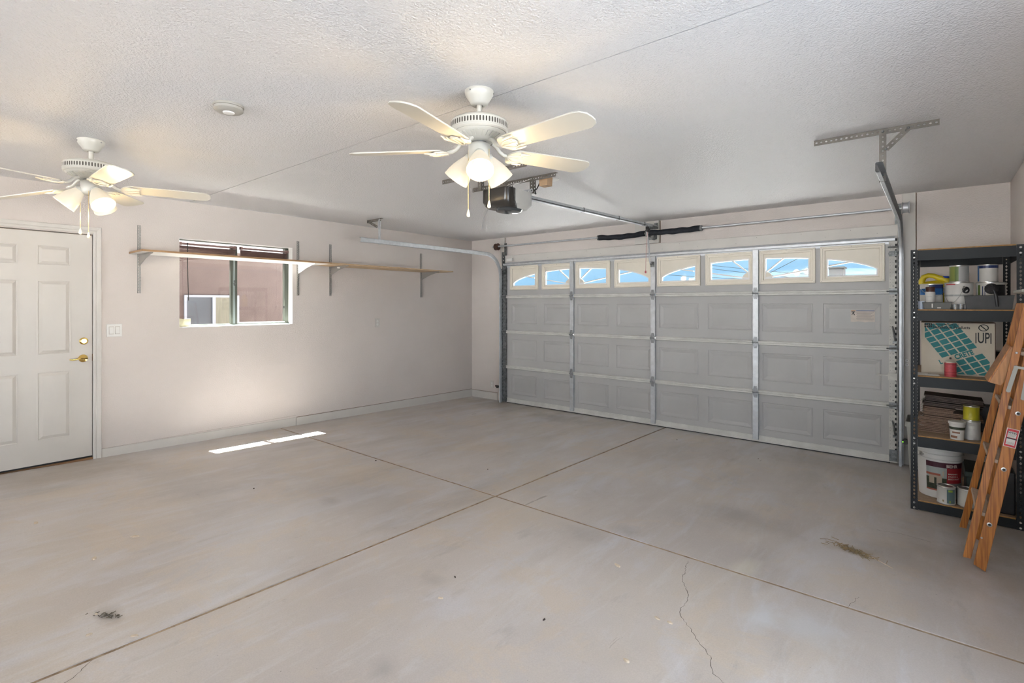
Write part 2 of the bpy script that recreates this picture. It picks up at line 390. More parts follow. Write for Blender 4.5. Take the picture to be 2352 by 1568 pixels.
# ------------------------------------------------------------------ structure: walls
def wall_mb(axis, u0, u1, v0, v1, holes, t0, t1):
    """axis 'x': plane x, u along y; axis 'y': plane y, u along x. t0 = room face, t1 = outer face. Holes (u0,v0,u1,v1)"""
    b = MB(); us = sorted({u0, u1, *[h[0] for h in holes], *[h[2] for h in holes]}); vs = sorted({v0, v1, *[h[1] for h in holes], *[h[3] for h in holes]})
    P = (lambda u, v, t: (t, u, v)) if axis == 'x' else (lambda u, v, t: (u, t, v))
    for i in range(len(us)-1):
        for j in range(len(vs)-1):
            cu, cv = (us[i]+us[i+1])/2, (vs[j]+vs[j+1])/2
            if any(h[0] < cu < h[2] and h[1] < cv < h[3] for h in holes): continue
            for t in (t0, t1): b.quad(P(us[i], vs[j], t), P(us[i+1], vs[j], t), P(us[i+1], vs[j+1], t), P(us[i], vs[j+1], t))
    for (a, c, d, e_) in holes + [(u0, v0, u1, v1)]:
        b.quad(P(a, c, t0), P(d, c, t0), P(d, c, t1), P(a, c, t1)); b.quad(P(a, e_, t0), P(d, e_, t0), P(d, e_, t1), P(a, e_, t1))
        b.quad(P(a, c, t0), P(a, e_, t0), P(a, e_, t1), P(a, c, t1)); b.quad(P(d, c, t0), P(d, e_, t0), P(d, e_, t1), P(d, c, t1))
    return b
WY0, WY1, WZ0, WZ1 = -4.213, -3.040, 1.266, 2.163
DY0, DY1, DZ0, DZ1 = -5.812, -4.893, .105, 2.122
wl = build('wall_left', wall_mb('x', YREAR, 0, -.1, CEIL+.02, [(WY0, WZ0, WY1, WZ1), (DY0, DZ0, DY1, DZ1)], 0, -.15), M['wall'], kind='structure')
wb = build('wall_back', wall_mb('y', -.15, XR+.15, -.1, CEIL+.02, [(.74, -.1, 5.50, 2.115)], 0, .15), M['wall'], kind='structure')
wr = build('wall_right', wall_mb('x', YREAR, 0, -.1, CEIL+.02, [(-6.36, FZ(-5), -3.74, 2.26)], XR, XR+.15), M['wall'], kind='structure')
wq = build('wall_rear', wall_mb('y', 0, XR, -.1, CEIL+.02, [(.5, FZ(YREAR), 5.7, 2.42)], YREAR, YREAR-.15), M['wall'], kind='structure')
# ceiling: two textured sheets with an open seam between them
YC = -4.124
b = MB(); b.box((-.15, YREAR-.15, CEIL+.012), (XR+.15, .15, CEIL+.15))
ceil = build('ceiling', b, M['fandark'], kind='structure')
for (y0, y1) in ((YREAR, YC-.0032), (YC+.0032, 0)):
    b = MB(); b.box((0, y0, CEIL), (XR, y1, CEIL+.012)); build('ceiling_panel', b, M['ceil'], ceil)
b = MB(); b.box((-.158, YREAR, -.1), (-.151, WY0, CEIL)); b.box((-.158, WY1, -.1), (-.151, 0, CEIL)); b.box((-.158, WY0, -.1), (-.151, WY1, WZ0)); b.box((-.158, WY0, WZ1), (-.151, WY1, CEIL)); build('bounce_skin', b, M['stucco'], kind='structure')  # unseen dark skin added outside the left wall to cut sun bounce
# eave of the roof outside the left wall: it trims the sunlight that reaches the window
b = MB(); b.box((-.37, -8, 2.60), (-.15, .5, 2.78)); b.box((-.39, -8, 2.58), (-.37, .5, 2.82)); build('trim_9', b, M['fascia'], kind='structure')

# unseen slabs added to keep sun off the ground outside the assumed openings
b = MB(); b.box((-1.0, YREAR-7.0, 2.60), (XR+6.5, YREAR-.15, 2.75)); b.box((XR+.15, YREAR-.15, 2.60), (XR+6.5, 0, 2.75)); build('sun_block_slab', b, M['fascia'], kind='structure')
# baseboards
def bboard(name, x0, y0, x1, y1, zt0, zt1, th, parent=None):
    b = MB(); d = Vector((x1-x0, y1-y0, 0)); nn = Vector((0, 0, 1)).cross(d).normalized()*th
    if nn.dot(Vector((3, -3, 0))-Vector((x0, y0, 0))) < 0: nn = -nn
    p = [Vector((x0, y0, FZ(y0)-.01)), Vector((x1, y1, FZ(y1)-.01)), Vector((x1, y1, zt1)), Vector((x0, y0, zt0))]
    b.prism(p, nn); o = build(name, b, M['trim'], parent, bevel=.0025); return o
bl = bboard('baseboard_left', 0, -4.834, 0, -3.000, .182, .160, .011); bl['kind'] = 'structure'
bboard('board', 0, -2.996, 0, -.012, .159, .118, .014, bl)
b = MB(); b.box((.0, -4.834, .183), (.003, -3.0, .1835)); b.add([(0.0, -2.99, .1585), (.0035, -2.99, .1585), (.0035, -.01, .1175), (0.0, -.01, .1175), (0.0, -2.99, .163), (.0035, -2.99, .163), (.0035, -.01, .122), (0.0, -.01, .122)], [(0,1,2,3),(4,5,6,7),(1,2,6,5)])
build('caulk_gap', b, M['dirtgap'], bl)
bb = bboard('baseboard_back', .014, 0, .565, 0, .112, .106, .013); bb['kind'] = 'structure'
b = MB(); b.box((.005, -.0035, .112), (.565, 0, .116)); b.box((.0, -.016, .0), (.012, -.012, .12)); build('caulk_gap', b, M['dirtgap'], bb)
bboard('baseboard_right', XR, -9.0, XR, -.01, .30, .11, .012)['kind'] = 'structure'

# framing boards round the garage opening
def tbox(name, a, c, m=None, bev=.003):
    b = MB(); b.box(a, c); o = build(name, b, m or M['trim'], bevel=bev); o['kind'] = 'structure'; return o
tbox('trim_1', (.635, -.022, -.0), (.716, 0, CEIL-.001))
tbox('trim_2', (.720, -.018, -.0), (.862, 0, 2.10))
tbox('trim_3', (5.605, -.024, -.0), (5.705, 0, CEIL-.001))
tbox('trim_4', (5.50, -.018, -.0), (5.603, 0, 2.10))
tbox('trim_5', (.740, -.036, 2.103), (5.575, 0, 2.248))
tbox('trim_6', (2.90, -.040, 2.256), (3.222, 0, CEIL-.001))
b = MB()
for k in range(22):
    x = .9+k*.215; b.lathe([(.0035, 0), (.0035, .0012)], 8, (x, -.0362, 2.225-.05*(k % 2)), (0, -1, 0))
build('nail', b, M['fangrey'], bpy.data.objects['trim_5'])
b = MB(); b.box((5.7055, -.002, .0), (5.711, 0, CEIL-.002)); b.box((3.2225, -.003, 2.256), (3.229, 0, CEIL-.002)); b.box((.7165, -.003, 2.25), (.722, 0, CEIL-.002))
build('gap_line', b, M['dirtgap'], bpy.data.objects['trim_3'])

# ------------------------------------------------------------------ entry door (door_1) with casing
d1 = build('door_1', MB().box((-.045, DY0+.004, .140), (-.004, DY1-.006, 2.112)), M['door'], kind='structure')
# the slab above is only the core; its face carries six moulded panels
def moulded(parent, axis, u0, v0, u1, v1, face, sgn, m, wdt=.036, dep=.008, name='panel'):
    """raised moulded panel: groove, slope, raised field. sgn = direction toward the room"""
    P = (lambda u, v, t: (face+sgn*t, u, v)) if axis == 'x' else (lambda u, v, t: (u, face+sgn*t, v))
    def lp(i, t): return [P(u0+i, v0+i, t), P(u1-i, v0+i, t), P(u1-i, v1-i, t), P(u0+i, v1-i, t)]
    b = MB(); b.loops([lp(0, -.001), lp(0, dep*.45), lp(.008, dep*.5), lp(.013, -dep*.1+.001), lp(.017, .0008), lp(wdt, dep*.95), lp(wdt+.002, dep)])
    return build(name, b, m, parent)
for (y0, y1) in ((-5.268, -5.043), (-5.604, -5.378)):
    for (z0, z1) in ((1.826, 2.001), (1.063, 1.703), (.339, .922)):
        moulded(d1, 'x', y0, z0, y1, z1, -.004, 1, M['door'])
b = MB(); b.lathe([(.032, 0), (.031, .008), (.022, .014), (.020, .016), (.0, .016)], 28, (-.004, -4.958, 1.169), (1, 0, 0)); b.box((.012, -4.976, 1.165), (.026, -4.940, 1.173))
build('deadbolt', b, M['brass'], d1, smooth=40)
b = MB(); b.lathe([(.034, 0), (.033, .008), (.020, .016), (.013, .020), (.013, .045), (.0, .047)], 28, (-.004, -4.962, 1.016), (1, 0, 0))
b.tube([(.040, -4.955, 1.018), (.046, -4.985, 1.022), (.047, -5.02, 1.012), (.046, -5.045, 1.010), (.044, -5.062, 1.014)], [.011, .009, .007, .0065, .006], 12)
build('door_lever', b, M['brass'], d1, smooth=40)
b = MB(); b.box((-.003, -4.9, .99), (.0, -4.894, 1.05)); build('strike_plate', b, M['dirtgap'], d1)
jm = MB(); jm.box((-.15, DY1-.0055, .10), (-.05, DY1, 2.12)); jm.box((-.15, DY0, .10), (-.05, DY0+.003, 2.12)); jm.box((-.15, DY0, 2.115), (-.05, DY1, 2.122)); build('door_jamb', jm, M['trim'], d1)
b = MB(); b.box((-.08, DY0, .10), (-.047, DY1, 2.12)); build('door_backing', b, M['dirtgap'], d1)
b = MB(); b.box((-.06, DY0+.003, .108), (.012, DY1-.003, .126)); build('threshold', b, M['wood_raw'], d1)
b = MB(); b.box((-.05, DY0+.003, .1265), (-.012, DY1-.003, .139)); build('door_sweep', b, M['black'], d1)
def casing(prof_pts, name, path):
    pass
b = MB()
def casing_bar(b, p0, p1, inw):
    """moulded casing bar: p0->p1 along the inner edge; inw the outward direction (away from the door)"""
    p0, p1, iw = Vector(p0), Vector(p1), Vector(inw)
    prof = [(0, 0), (0, .010), (.006, .013), (.020, .013), (.024, .010), (.030, .014), (.046, .018), (.056, .018), (.060, .015), (.060, 0)]
    vs = []
    for p in (p0, p1):
        for (o, h) in prof: vs.append(p+iw*o+Vector((h, 0, 0)))
    return vs, prof
def casing_run(corners_out):
    n = 10; prof = [(0, 0), (0, .010), (.006, .013), (.020, .013), (.024, .010), (.030, .014), (.046, .018), (.056, .018), (.060, .015), (.060, 0)]
    b = MB(); vs = []; fs = []
    stations = [(DY1-.002, FZ(DY1)-.002, 1, 0), (DY1-.002, 2.128, 1, 1), (DY0+.002, 2.128, -1, 1), (DY0+.002, FZ(DY0)-.002, -1, 0)]
    for (y, z, sy, sz) in stations:
        for (o, h) in prof: vs.append((h, y+sy*o, z+sz*o))
    for k in range(3):
        for i in range(n-1): fs.append((k*n+i, k*n+i+1, (k+1)*n+i+1, (k+1)*n+i))
    fs += [tuple(range(n)), tuple(3*n+i for i in range(n))]
    return b.add(vs, fs)
cs = build('trim_7', casing_run(None), M['trim'], kind='structure')

# ------------------------------------------------------------------ left window (window_1)
w1 = thing('window_1', None, None, (-.11, (WY0+WY1)/2, WZ0), kind='structure')
b = MB()
for (a, c) in (((-.145, WY0, WZ0+.0), (-.095, WY0+.012, WZ1)), ((-.145, WY1-.045, WZ0), (-.095, WY1-.0, WZ1)), ((-.145, WY0, WZ0), (-.085, WY1, WZ0+.020)), ((-.145, WY0, WZ1-.010), (-.095, WY1, WZ1))): b.box(a, c)
build('window_frame', b, M['alu_dark'], w1)
b = MB(); b.box((-.146, WY0, WZ1-.002), (.0005, WY1, WZ1)); b.box((-.09, WY0, WZ0), (.0005, WY0+.0015, WZ1)); b.box((-.09, WY1-.0015, WZ0), (.0005, WY1, WZ1)); build('window_reveal', b, M['white_in'], w1)
b = MB(); b.box((-.085, WY0+.002, WZ0+.001), (-.070, WY1-.002, WZ0+.012)); b.box((-.095, -3.60, WZ0+.018), (-.088, WY1-.05, WZ0+.034)); build('window_track', b, M['alu_light'], w1)
b = MB(); b.box((-.118, -3.692, WZ0+.02), (-.088, -3.668, WZ1-.03)); b.box((-.14, -3.64, WZ0+.02), (-.10, -3.618, WZ1-.03)); build('meeting_stile', b, M['alu_dark'], w1)
b = MB(); b.box((-.098, -3.664, WZ0+.02), (-.086, -3.645, WZ1-.03)); sash = build('sash_stile', b, M['alu_light'], w1)
b = MB(); b.box((-.0862, -3.662, 1.70), (-.080, -3.648, 1.76)); b.box((-.082, -3.668, 1.715), (-.076, -3.642, 1.728)); build('latch', b, M['galv_dark'], sash)
b = MB(); b.box((-.104, WY0+.02, WZ0+.02), (-.102, -3.69, WZ1-.03)); build('pane', b, M['glass'], w1)
b = MB(); b.box((-.130, -3.62, WZ0+.02), (-.128, WY1-.045, WZ1-.03)); build('pane', b, M['glass'], w1)
b = MB(); b.box((-.148, WY0, WZ0-.001), (.004, WY1, WZ0+.0015)); build('window_sill', b, M['white_in'], w1)

# blinds: drawn up and tangled, each slat its own piece
def blind(y0, y1, tilt_l, tilt_r, label, fan):
    t = thing('mini_blind', label, 'blind', (-.05, (y0+y1)/2, WZ1-.002), group='brown blinds in the left window')
    b = MB(); b.box((-.066, y0, WZ1-.060), (-.036, y1, WZ1-.042)); hr = build('headrail', b, M['blind'], t)
    for yy in (y0, y1-.022):
        b = MB(); b.box((-.070, yy, WZ1-.066), (-.030, yy+.022, WZ1-.034)); build('mounting_bracket', b, M['blind'], hr)
    n = 15
    for k in range(n):
        f = k/(n-1)
        zl = WZ1-.072-tilt_l*(f**fan); zr = WZ1-.072-tilt_r*f
        b = MB(); N_ = 9; vs = []; fs = []
        for i in range(N_):
            s_ = i/(N_-1); y = y0+.004+(y1-y0-.008)*s_; zz = zl+(zr-zl)*s_ + .012*math.sin(PI*s_*1.0)*(f-.4)*(1 if fan > 1 else .4)
            for (xx, hz) in ((-.063, -.003), (-.050, .002), (-.037, -.003)): vs.append((xx, y, zz+hz))
        for i in range(N_-1):
            for j in range(2): fs.append((i*3+j, i*3+j+1, i*3+j+4, i*3+j+3))
        b.add(vs, fs); o = build('slat', b, M['blind'], t, smooth=60)
        md = o.modifiers.new('solid', 'SOLIDIFY'); md.thickness = .0012
    for yy in (y0+.10, y1-.09):
        b = MB(); b.tube([(-.034, yy, WZ1-.05), (-.034, yy, WZ1-.072-min(tilt_l, tilt_r))], .0012, 6); build('ladder_cord', b, M['blind'], t)
    return t
bl1 = blind(WY0+.012, -3.655, .150, .085, 'brown blind bunched unevenly in the left half of the window', 1.6)
bl2 = blind(-3.610, WY1-.030, .078, .095, 'brown blind drawn up tight in the right half of the window', 1.0)
b = MB(); b.tube([(-.030, -4.128, WZ1-.04), (-.028, -4.128, 1.86), (-.026, -4.121, 1.535)], .0042, 8); build('tilt_wand', b, M['blackplastic'], bl1)
b = MB(); b.tube([(-.034, -3.125, WZ1-.04), (-.034, -3.12, 1.60), (-.034, -3.135, 1.45), (-.034, -3.15, 1.36)], .0014, 6); b.lathe([(.003, 0), (.006, .005), (.006, .03), (.002, .035)], 10, (-.034, -3.124, 1.45)); build('pull_cord', b, M['blackplastic'], bl2)
b = MB(); b.prism([(-.060, -4.200, WZ0+.002), (-.060, -4.095, WZ0+.002), (-.060, -4.095, WZ0+.083), (-.060, -4.150, WZ0+.080), (-.060, -4.200, WZ0+.088)], (.014, 0, 0))
solo('cream_card', b, M['cream_box'], 'torn cream cardboard piece standing in the left corner of the window sill', 'cardboard', loc=(-.053, -4.147, WZ0+.0015))

# ------------------------------------------------------------------ outside: ground, neighbour's house, power lines
b = MB(); b.box((-40, .02, -.16), (46, 40, -.06)); b.box((XR+.16, -40, -.30), (40, .02, -.06)); b.box((-40, -60, -.30), (46, YREAR-.32, -.06))
gs = MB(); gs.box((-40, -40, -.30), (-.16, .0, -.06)); build('gravel_yard', gs, mat('brown_gravel', (.08, .07, .06), .95, var=.3, vscale=40), kind='structure')
g = build('driveway', b, M['driveway'], kind='structure')
nb = thing('neighbour_house', 'pink stucco house next door seen through the left window', 'building', (-3.2, -3.0, -.06))
b = MB(); b.box((-5.2, -9, -.06), (-3.0, 3, 2.335)); build('house_wall', b, M['stucco'], nb)
b = MB(); b.box((-5.4, -9.2, 2.34), (-2.78, 3.2, 2.70)); build('eave_fascia', b, M['fascia'], nb)
b = MB(); b.add([(-5.4, -9.2, 2.70), (-2.78, -9.2, 2.70), (-2.78, 3.2, 2.70), (-5.4, 3.2, 2.70), (-4.1, -9.2, 3.3), (-4.1, 3.2, 3.3)], [(1, 2, 5, 4), (0, 4, 5, 3), (0, 1, 4), (2, 3, 5), (0, 3, 2, 1)]); build('roof', b, M['stucco'], nb)
NY0, NYM, NY1 = -3.207, -2.815, -2.41
b = MB()
for (a, c) in (((-3.0, NY0, 1.61), (-2.97, NY1, 1.645)), ((-3.0, NY0, .60), (-2.97, NY0+.035, 1.61)), ((-3.0, NYM, .60), (-2.96, NYM+.045, 1.61)), ((-3.0, NY1-.04, .60), (-2.97, NY1, 1.61)), ((-3.0, NY0, .56), (-2.97, NY1, .60))): b.box(a, c)
nf = build('window', b, mat('neighbour_frame', (.34, .36, .40), .5), nb)
build('pane', MB().box((-2.998, NY0+.035, .60), (-2.985, NYM, 1.61)), M['nwin_grey'], nf)
build('pane', MB().box((-2.998, NYM+.045, .60), (-2.985, NY1-.04, 1.61)), M['nwin_beige'], nf)
wires = [((-6, 3.9, 20), (9, 1.9, 20)), ((-6, 3.2, 21), (9, 2.5, 21)), ((-9, 4.6, 23), (9, 2.2, 23)), ((-4, .9, 19), (7, 7.2, 21))]
for i, ((xa, za, ya), (xb, zb, yb)) in enumerate(wires):
    b = MB(); P = []
    for k in range(13):
        f = k/12; P.append((xa+(xb-xa)*f, ya+(yb-ya)*f, za+(zb-za)*f-.25*math.sin(PI*f)))
    b.tube(P, .011, 6)
    solo('power_line', b, M['wire'], ['topmost thin overhead wire crossing the sky behind the right door windows', 'lowest thin overhead wire behind the right door windows',
        'middle thin overhead wire behind the right door windows', 'steep overhead service wire crossing the others behind the door windows'][i], 'wire', loc=P[6], group='overhead wires outside')
p0 = at(1904, 636, y=24); p1 = at(1936, 614, y=24)
rv = thing('roof_box', 'small grey boxy roof top seen through the rightmost door window', 'building', (p0.x, 24.5, -.06))
b = MB(); b.box((p0.x, 24, -.06), (p1.x, 25, p1.z-.02)); build('house_wall', b, M['roofgrey'], rv)
b = MB(); b.box((p0.x-.06, 23.94, p1.z-.02), (p1.x+.06, 25.06, p1.z+.05)); build('roof', b, mat('roof_top', (.03, .03, .03), .9, spec=0), rv)

# ------------------------------------------------------------------ garage door (door_2)
gd = thing('door_2', 'closed four-section garage door, grey inside, with eight sunburst windows', None, (3.18, -.06, 0), kind='structure')
GX0, GX1 = .795, 5.575
ZS = [0.012, .549, 1.083, 1.616, 2.128]
SK = -.052      # inner skin plane
stx = [1.980, 3.163, 4.340]
wcx = [1.128, 1.725, 2.299, 2.892, 3.474, 4.062, 4.638, 5.211]
PW = .247
sects = []
for k in range(4):
    z0, z1 = ZS[k]+.003, ZS[k+1]-.003
    top = k == 3
    pz0, pz1 = (z0+.114, z1-.103) if not top else (1.745, 2.055)
    hw = PW if not top else .228
    b = MB(); us = [GX0]
    for c in wcx: us += [c-hw, c+hw]
    us += [GX1]
    for i in range(len(us)-1):
        hole = i % 2 == 1
        for (a, c_) in ((z0, pz0), (pz0, pz1), (pz1, z1)):
            if hole and a == pz0: continue
            b.box((us[i], SK, a), (us[i+1], SK+.035 if not hole else SK+.035, c_))
    s = build('door_section', b, M['gdoor'], gd); sects.append(s)
    if not top:
        for c in wcx:
            P = lambda u, v, t: (u, SK-t, v)
            def lp(i, t, c=c): return [P(c-hw+i, pz0+i, t), P(c+hw-i, pz0+i, t), P(c+hw-i, pz1-i, t), P(c-hw+i, pz1-i, t)]
            m = MB(); m.loops([lp(0, -.004), lp(0, 0), lp(.006, 0), lp(.010, -.004), lp(.014, -.004), lp(.020, -.001), lp(.024, -.001), lp(.058, -.009), lp(.062, -.009)])
            build('raised_panel', m, M['gdoor'], s)
# windows of the top section: frame, sunburst insert, pane
def arch_z(u, X1):
    """upper edge of the sunburst arch at u for a group centred on X1"""
    q = max(0.0, 1-((u-X1)/1.115)**2); return 1.776+.222*q**.5
for i, c in enumerate(wcx):
    X1 = (wcx[1]+wcx[2])/2 if i < 4 else (wcx[5]+wcx[6])/2
    x0, x1, z0, z1 = c-.265, c+.265, 1.715, 2.076
    P = lambda u, v, t: (u, SK-t, v)
    def lp(i_, t): return [P(x0+i_, z0+i_, t), P(x1-i_, z0+i_, t), P(x1-i_, z1-i_, t), P(x0+i_, z1-i_, t)]
    m = MB(); m.loops([lp(.0, -.002), lp(.0, .016), lp(.004, .020), lp(.020, .020), lp(.024, .014), lp(.040, .012), lp(.044, .004), lp(.044, -.03)], capend=False)
    fr = build('window_frame', m, M['cream'], sects[3])
    # insert: solid spandrel over the arch, rim round the arch, spokes and hub
    ix0, ix1, iz0, iz1 = c-.222, c+.222, 1.758, 2.034
    gx0, gx1 = ix0+.016, ix1-.016
    m = MB(); N_ = 24; T0, T1 = SK-.002, SK+.010
    def zin(u): return min(iz1-.012, arch_z(u, X1))
    pts = [gx0+(gx1-gx0)*k/N_ for k in range(N_+1)]
    lo = [(u, max(1.776, zin(u))) for u in pts]
    for k in range(N_):   # spandrel strip above the opening
        a, d = lo[k], lo[k+1]
        m.prism([(a[0], T0, a[1]), (d[0], T0, d[1]), (d[0], T0, iz1), (a[0], T0, iz1)], (0, T1-T0, 0))
    m.box((ix0, T0, iz0), (gx0, T1, iz1)); m.box((gx1, T0, iz0), (ix1, T1, iz1)); m.box((gx0, T0, iz0), (gx1, T1, 1.776))
    build('sunburst_insert', m, M['cream'], fr)
    m = MB()
    for k in range(N_):   # white rim that follows the arch
        a, d = lo[k], lo[k+1]
        if a[1] <= 1.777 and d[1] <= 1.777: continue
        m.prism([(a[0], T0-.004, a[1]-.011), (d[0], T0-.004, d[1]-.011), (d[0], T0-.004, d[1]+.003), (a[0], T0-.004, a[1]+.003)], (0, .012, 0))
    m.box((gx0-.004, T0-.004, 1.770), (gx1+.004, T1, 1.782)); m.box((gx0-.004, T0-.004, 1.776), (gx0+.006, T1, lo[0][1])); m.box((gx1-.006, T0-.004, 1.776), (gx1+.004, T1, lo[-1][1]))
    build('arch_rim', m, M['white_in'], fr)
    # spokes radiate from the hub of the group
    hubz = 1.768
    m = MB()
    for (ex, ez) in ((-.302, 2.02), (-.92, 1.925), (.302, 2.02), (.92, 1.925)):
        n_ = 40; seg = []
        for k in range(n_+1):
            f = k/n_; u = X1+ex*f; zz = hubz+(ez-hubz)*f
            if gx0 <= u <= gx1 and zz <= zin(u)+.004: seg.append((u, zz))
        if len(seg) >= 2:
            a, d = Vector((seg[0][0], T0+.002, seg[0][1])), Vector((seg[-1][0], T0+.002, seg[-1][1])); t_ = (d-a).normalized(); nn = Vector((-t_.z, 0, t_.x))
            m.beam(a, d, nn*.013, (0, .010, 0))
    if m.v: build('spoke', m, M['white_in'], fr)
    if i in (1, 2, 5, 6):
        m = MB(); hx = gx1 if i in (1, 5) else gx0; sg = -1 if i in (1, 5) else 1; R = .072
        pl = [(hx, T0-.002, 1.776)]+[(hx+sg*R*math.cos(a), T0-.002, 1.776+R*math.sin(a)) for a in [PI/2*k/8 for k in range(9)]]
        m.prism(pl, (0, .01, 0)); build('hub', m, M['cream'], fr)
    m = MB(); m.box((gx0, SK+.014, 1.77), (gx1, SK+.017, iz1)); build('pane', m, M['glass'], fr)
    m = MB()
    for (uu, vv) in ((x0+.012, z0+.012), (x1-.012, z0+.012), (x0+.012, z1-.012), (x1-.012, z1-.012), (c, z1-.012)): m.lathe([(.0035, 0), (.0035, .0012)], 8, (uu, SK-.020, vv), (0, -1, 0))
    build('screw', m, M['fangrey'], fr)
# horizontal ribs at the section joints
RY = SK-.034
bays = [(GX0+.005, 1.948), (2.012, 3.131), (3.195, 4.309), (4.371, 5.510)]
for zj in ZS[1:4]:
    for (a, c) in bays:
        b = MB()
        prof = [(SK, -.024), (SK-.022, -.024), (RY, -.019), (RY, -.005), (RY+.010, -.002), (RY+.010, .002), (RY, .005), (RY, .016), (SK-.020, .022), (SK, .022)]
        b.prism([(a, p[0], zj+p[1]) for p in prof], (c-a, 0, 0)); build('rib', b, M['gdoor_rib'], gd)
# bottom rail and rubber seal
b = MB(); b.box((GX0+.01, SK-.014, .012), (GX1-.06, SK, .075)); b.box((GX0+.01, SK-.020, .012), (GX1-.06, SK-.012, .030)); build('bottom_rail', b, M['gdoor_rib'], gd)
b = MB(); b.box((GX0+.01, SK-.012, .000), (GX1-.06, SK+.03, .013)); build('rubber_seal', b, M['black'], gd)
# stiles with hinges
def hinge(x, z, m, w_=.05):
    b = MB()
    b.prism([(x-w_/2*.6, SK-.034, z-.062), (x+w_/2*.6, SK-.034, z-.062), (x+w_/2, SK-.034, z-.02), (x+w_/2, SK-.034, z+.02), (x+w_/2*.6, SK-.034, z+.062), (x-w_/2*.6, SK-.034, z+.062), (x-w_/2, SK-.034, z+.02), (x-w_/2, SK-.034, z-.02)], (0, -.005, 0))
    b.tube([(x-w_/2-.006, SK-.046, z), (x+w_/2+.006, SK-.046, z)], .007, 8)
    for dz in (-.045, .045): b.lathe([(.006, 0), (.006, .004), (0, .005)], 6, (x, SK-.039, z+dz), (0, -1, 0))
    return build('hinge', b, m, gd)
for x in stx:
    for k in range(4):
        z0, z1 = ZS[k]+.02, ZS[k+1]-.004
        b = MB(); b.box((x-.029, SK-.034, z0 if k else .03), (x+.029, SK, z1)); build('stile', b, M['galv'], gd, bevel=.003)
    for zj in ZS[1:4]: hinge(x, zj, M['hinge'])
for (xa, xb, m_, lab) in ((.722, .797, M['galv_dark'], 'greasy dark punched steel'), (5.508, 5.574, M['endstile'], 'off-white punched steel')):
    for k in range(4):
        z0, z1 = ZS[k]+.004, ZS[k+1]-.004
        b = MB(); xm = (xa+xb)/2
        b.perf((xb-.012 if xb > 3 else xa+.012, SK-.034, z0), (xb-.012 if xb > 3 else xa+.012, SK-.034, z1), (.024, 0, 0), .002, .048, .008, .013, kind='slot')
        lo_, hi_ = (xa, xb-.024) if xb > 3 else (xa+.024, xb)
        b.perf(((lo_+hi_)/2, SK-.034, z0), ((lo_+hi_)/2, SK-.034, z1), (hi_-lo_, 0, 0), .002, .03, .0022, .0022, rows=2)
        b.box((xa, SK-.034, z0), (xa+.002, SK, z1)); b.box((xb-.002, SK-.034, z0), (xb, SK, z1))
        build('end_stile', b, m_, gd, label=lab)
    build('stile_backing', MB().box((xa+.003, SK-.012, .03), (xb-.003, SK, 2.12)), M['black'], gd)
    for zj in ZS[1:4]:
        b = MB(); x = (xa+xb)/2; b.box((x-.03, SK-.044, zj-.028), (x+.03, SK-.036, zj+.028)); b.tube([(x-.05, SK-.055, zj), (x+.062 if xb > 3 else x+.05, SK-.055, zj)], .008, 8)
        b.lathe([(.006, 0), (.006, .004)], 6, (x, SK-.044, zj+.05), (0, -1, 0)); b.lathe([(.006, 0), (.006, .004)], 6, (x, SK-.044, zj-.05), (0, -1, 0))
        build('hinge', b, M['galv_dark'], gd)
    b = MB(); x = (xa+xb)/2; b.box((x-.03, SK-.046, .03), (x+.03, SK-.036, .135))
    for (dx, dz) in ((0, .11), (-.017, .065), (.017, .065)): b.lathe([(.007, 0), (.007, .006)], 6, (x+dx, SK-.046, dz), (0, -1, 0))
    build('bottom_bracket', b, M['galv_dark'], gd)
    b = MB(); b.perf((x-.03, SK-.040, 1.97), (x+.03, SK-.040, 1.97), (0, 0, .05), .003, .015, .003, .018, kind='slot'); b.tube([(x-.04, SK-.055, 2.03), (x+.055, SK-.055, 2.03)], .008, 8); build('top_roller_bracket', b, M['galv_dark'], gd)
# slide bolts on the right end stile, side lock, caution sticker
for zz in (1.20, .32):
    b = MB(); b.tube([(5.535, SK-.044, zz+.09), (5.548, SK-.056, zz+.03), (5.556, SK-.05, zz-.05)], [.006, .009, .006], 8); b.box((5.538, SK-.052, zz-.065), (5.570, SK-.038, zz-.045)); build('slide_bolt', b, M['galv_dark'], gd)
b = MB(); b.box((5.502, SK-.056, .786), (5.570, SK-.038, .852)); b.box((5.430, SK-.046, .822), (5.505, SK-.040, .834)); b.box((5.415, SK-.050, .820), (5.435, SK-.036, .842)); build('side_lock', b, M['endstile'], gd)
STY = SK+.006
m_paper = mat('sticker_paper', (.62, .55, .49), .6, var=.15, vscale=12)
m_ink = mat('faded_print', (.36, .32, .29), .6); m_blue = mat('blue_print', (.10, .15, .30), .6); m_orange = mat('orange_print', (.48, .24, .12), .6); m_blk = mat('black_print', (.02, .02, .02), .6)
b = MB(); X0, X1_, Z0, Z1 = 5.203, 5.398, 1.322, 1.440
bot = [(X0, Z0+.004), (X0+.03, Z0+.001), (X0+.06, Z0+.008), (X0+.09, Z0+.004), (X0+.12, Z0-.002), (X0+.15, Z0+.005), (X1_, Z0+.003)]
b.prism([(p[0], STY, p[1]) for p in bot]+[(X1_, STY, Z1), (X0, STY, Z1)], (0, -.0012, 0)); st = build('caution_sticker', b, m_paper, gd)
b = MB(); b.box((X0+.045, STY-.0018, Z1-.011), (X1_-.002, STY-.001, Z1-.004)); build('print', b, m_blue, st)
b = MB(); b.box((X0+.004, STY-.0018, Z1-.011), (X0+.040, STY-.001, Z1-.004)); build('print', b, m_orange, st)
b = MB()
for k in range(8): b.box((X0+.045+.004*(k % 2), STY-.0018, Z1-.024-k*.0105), (X1_-.008-.012*(k % 3), STY-.001, Z1-.020-k*.0105))
build('print', b, m_ink, st)
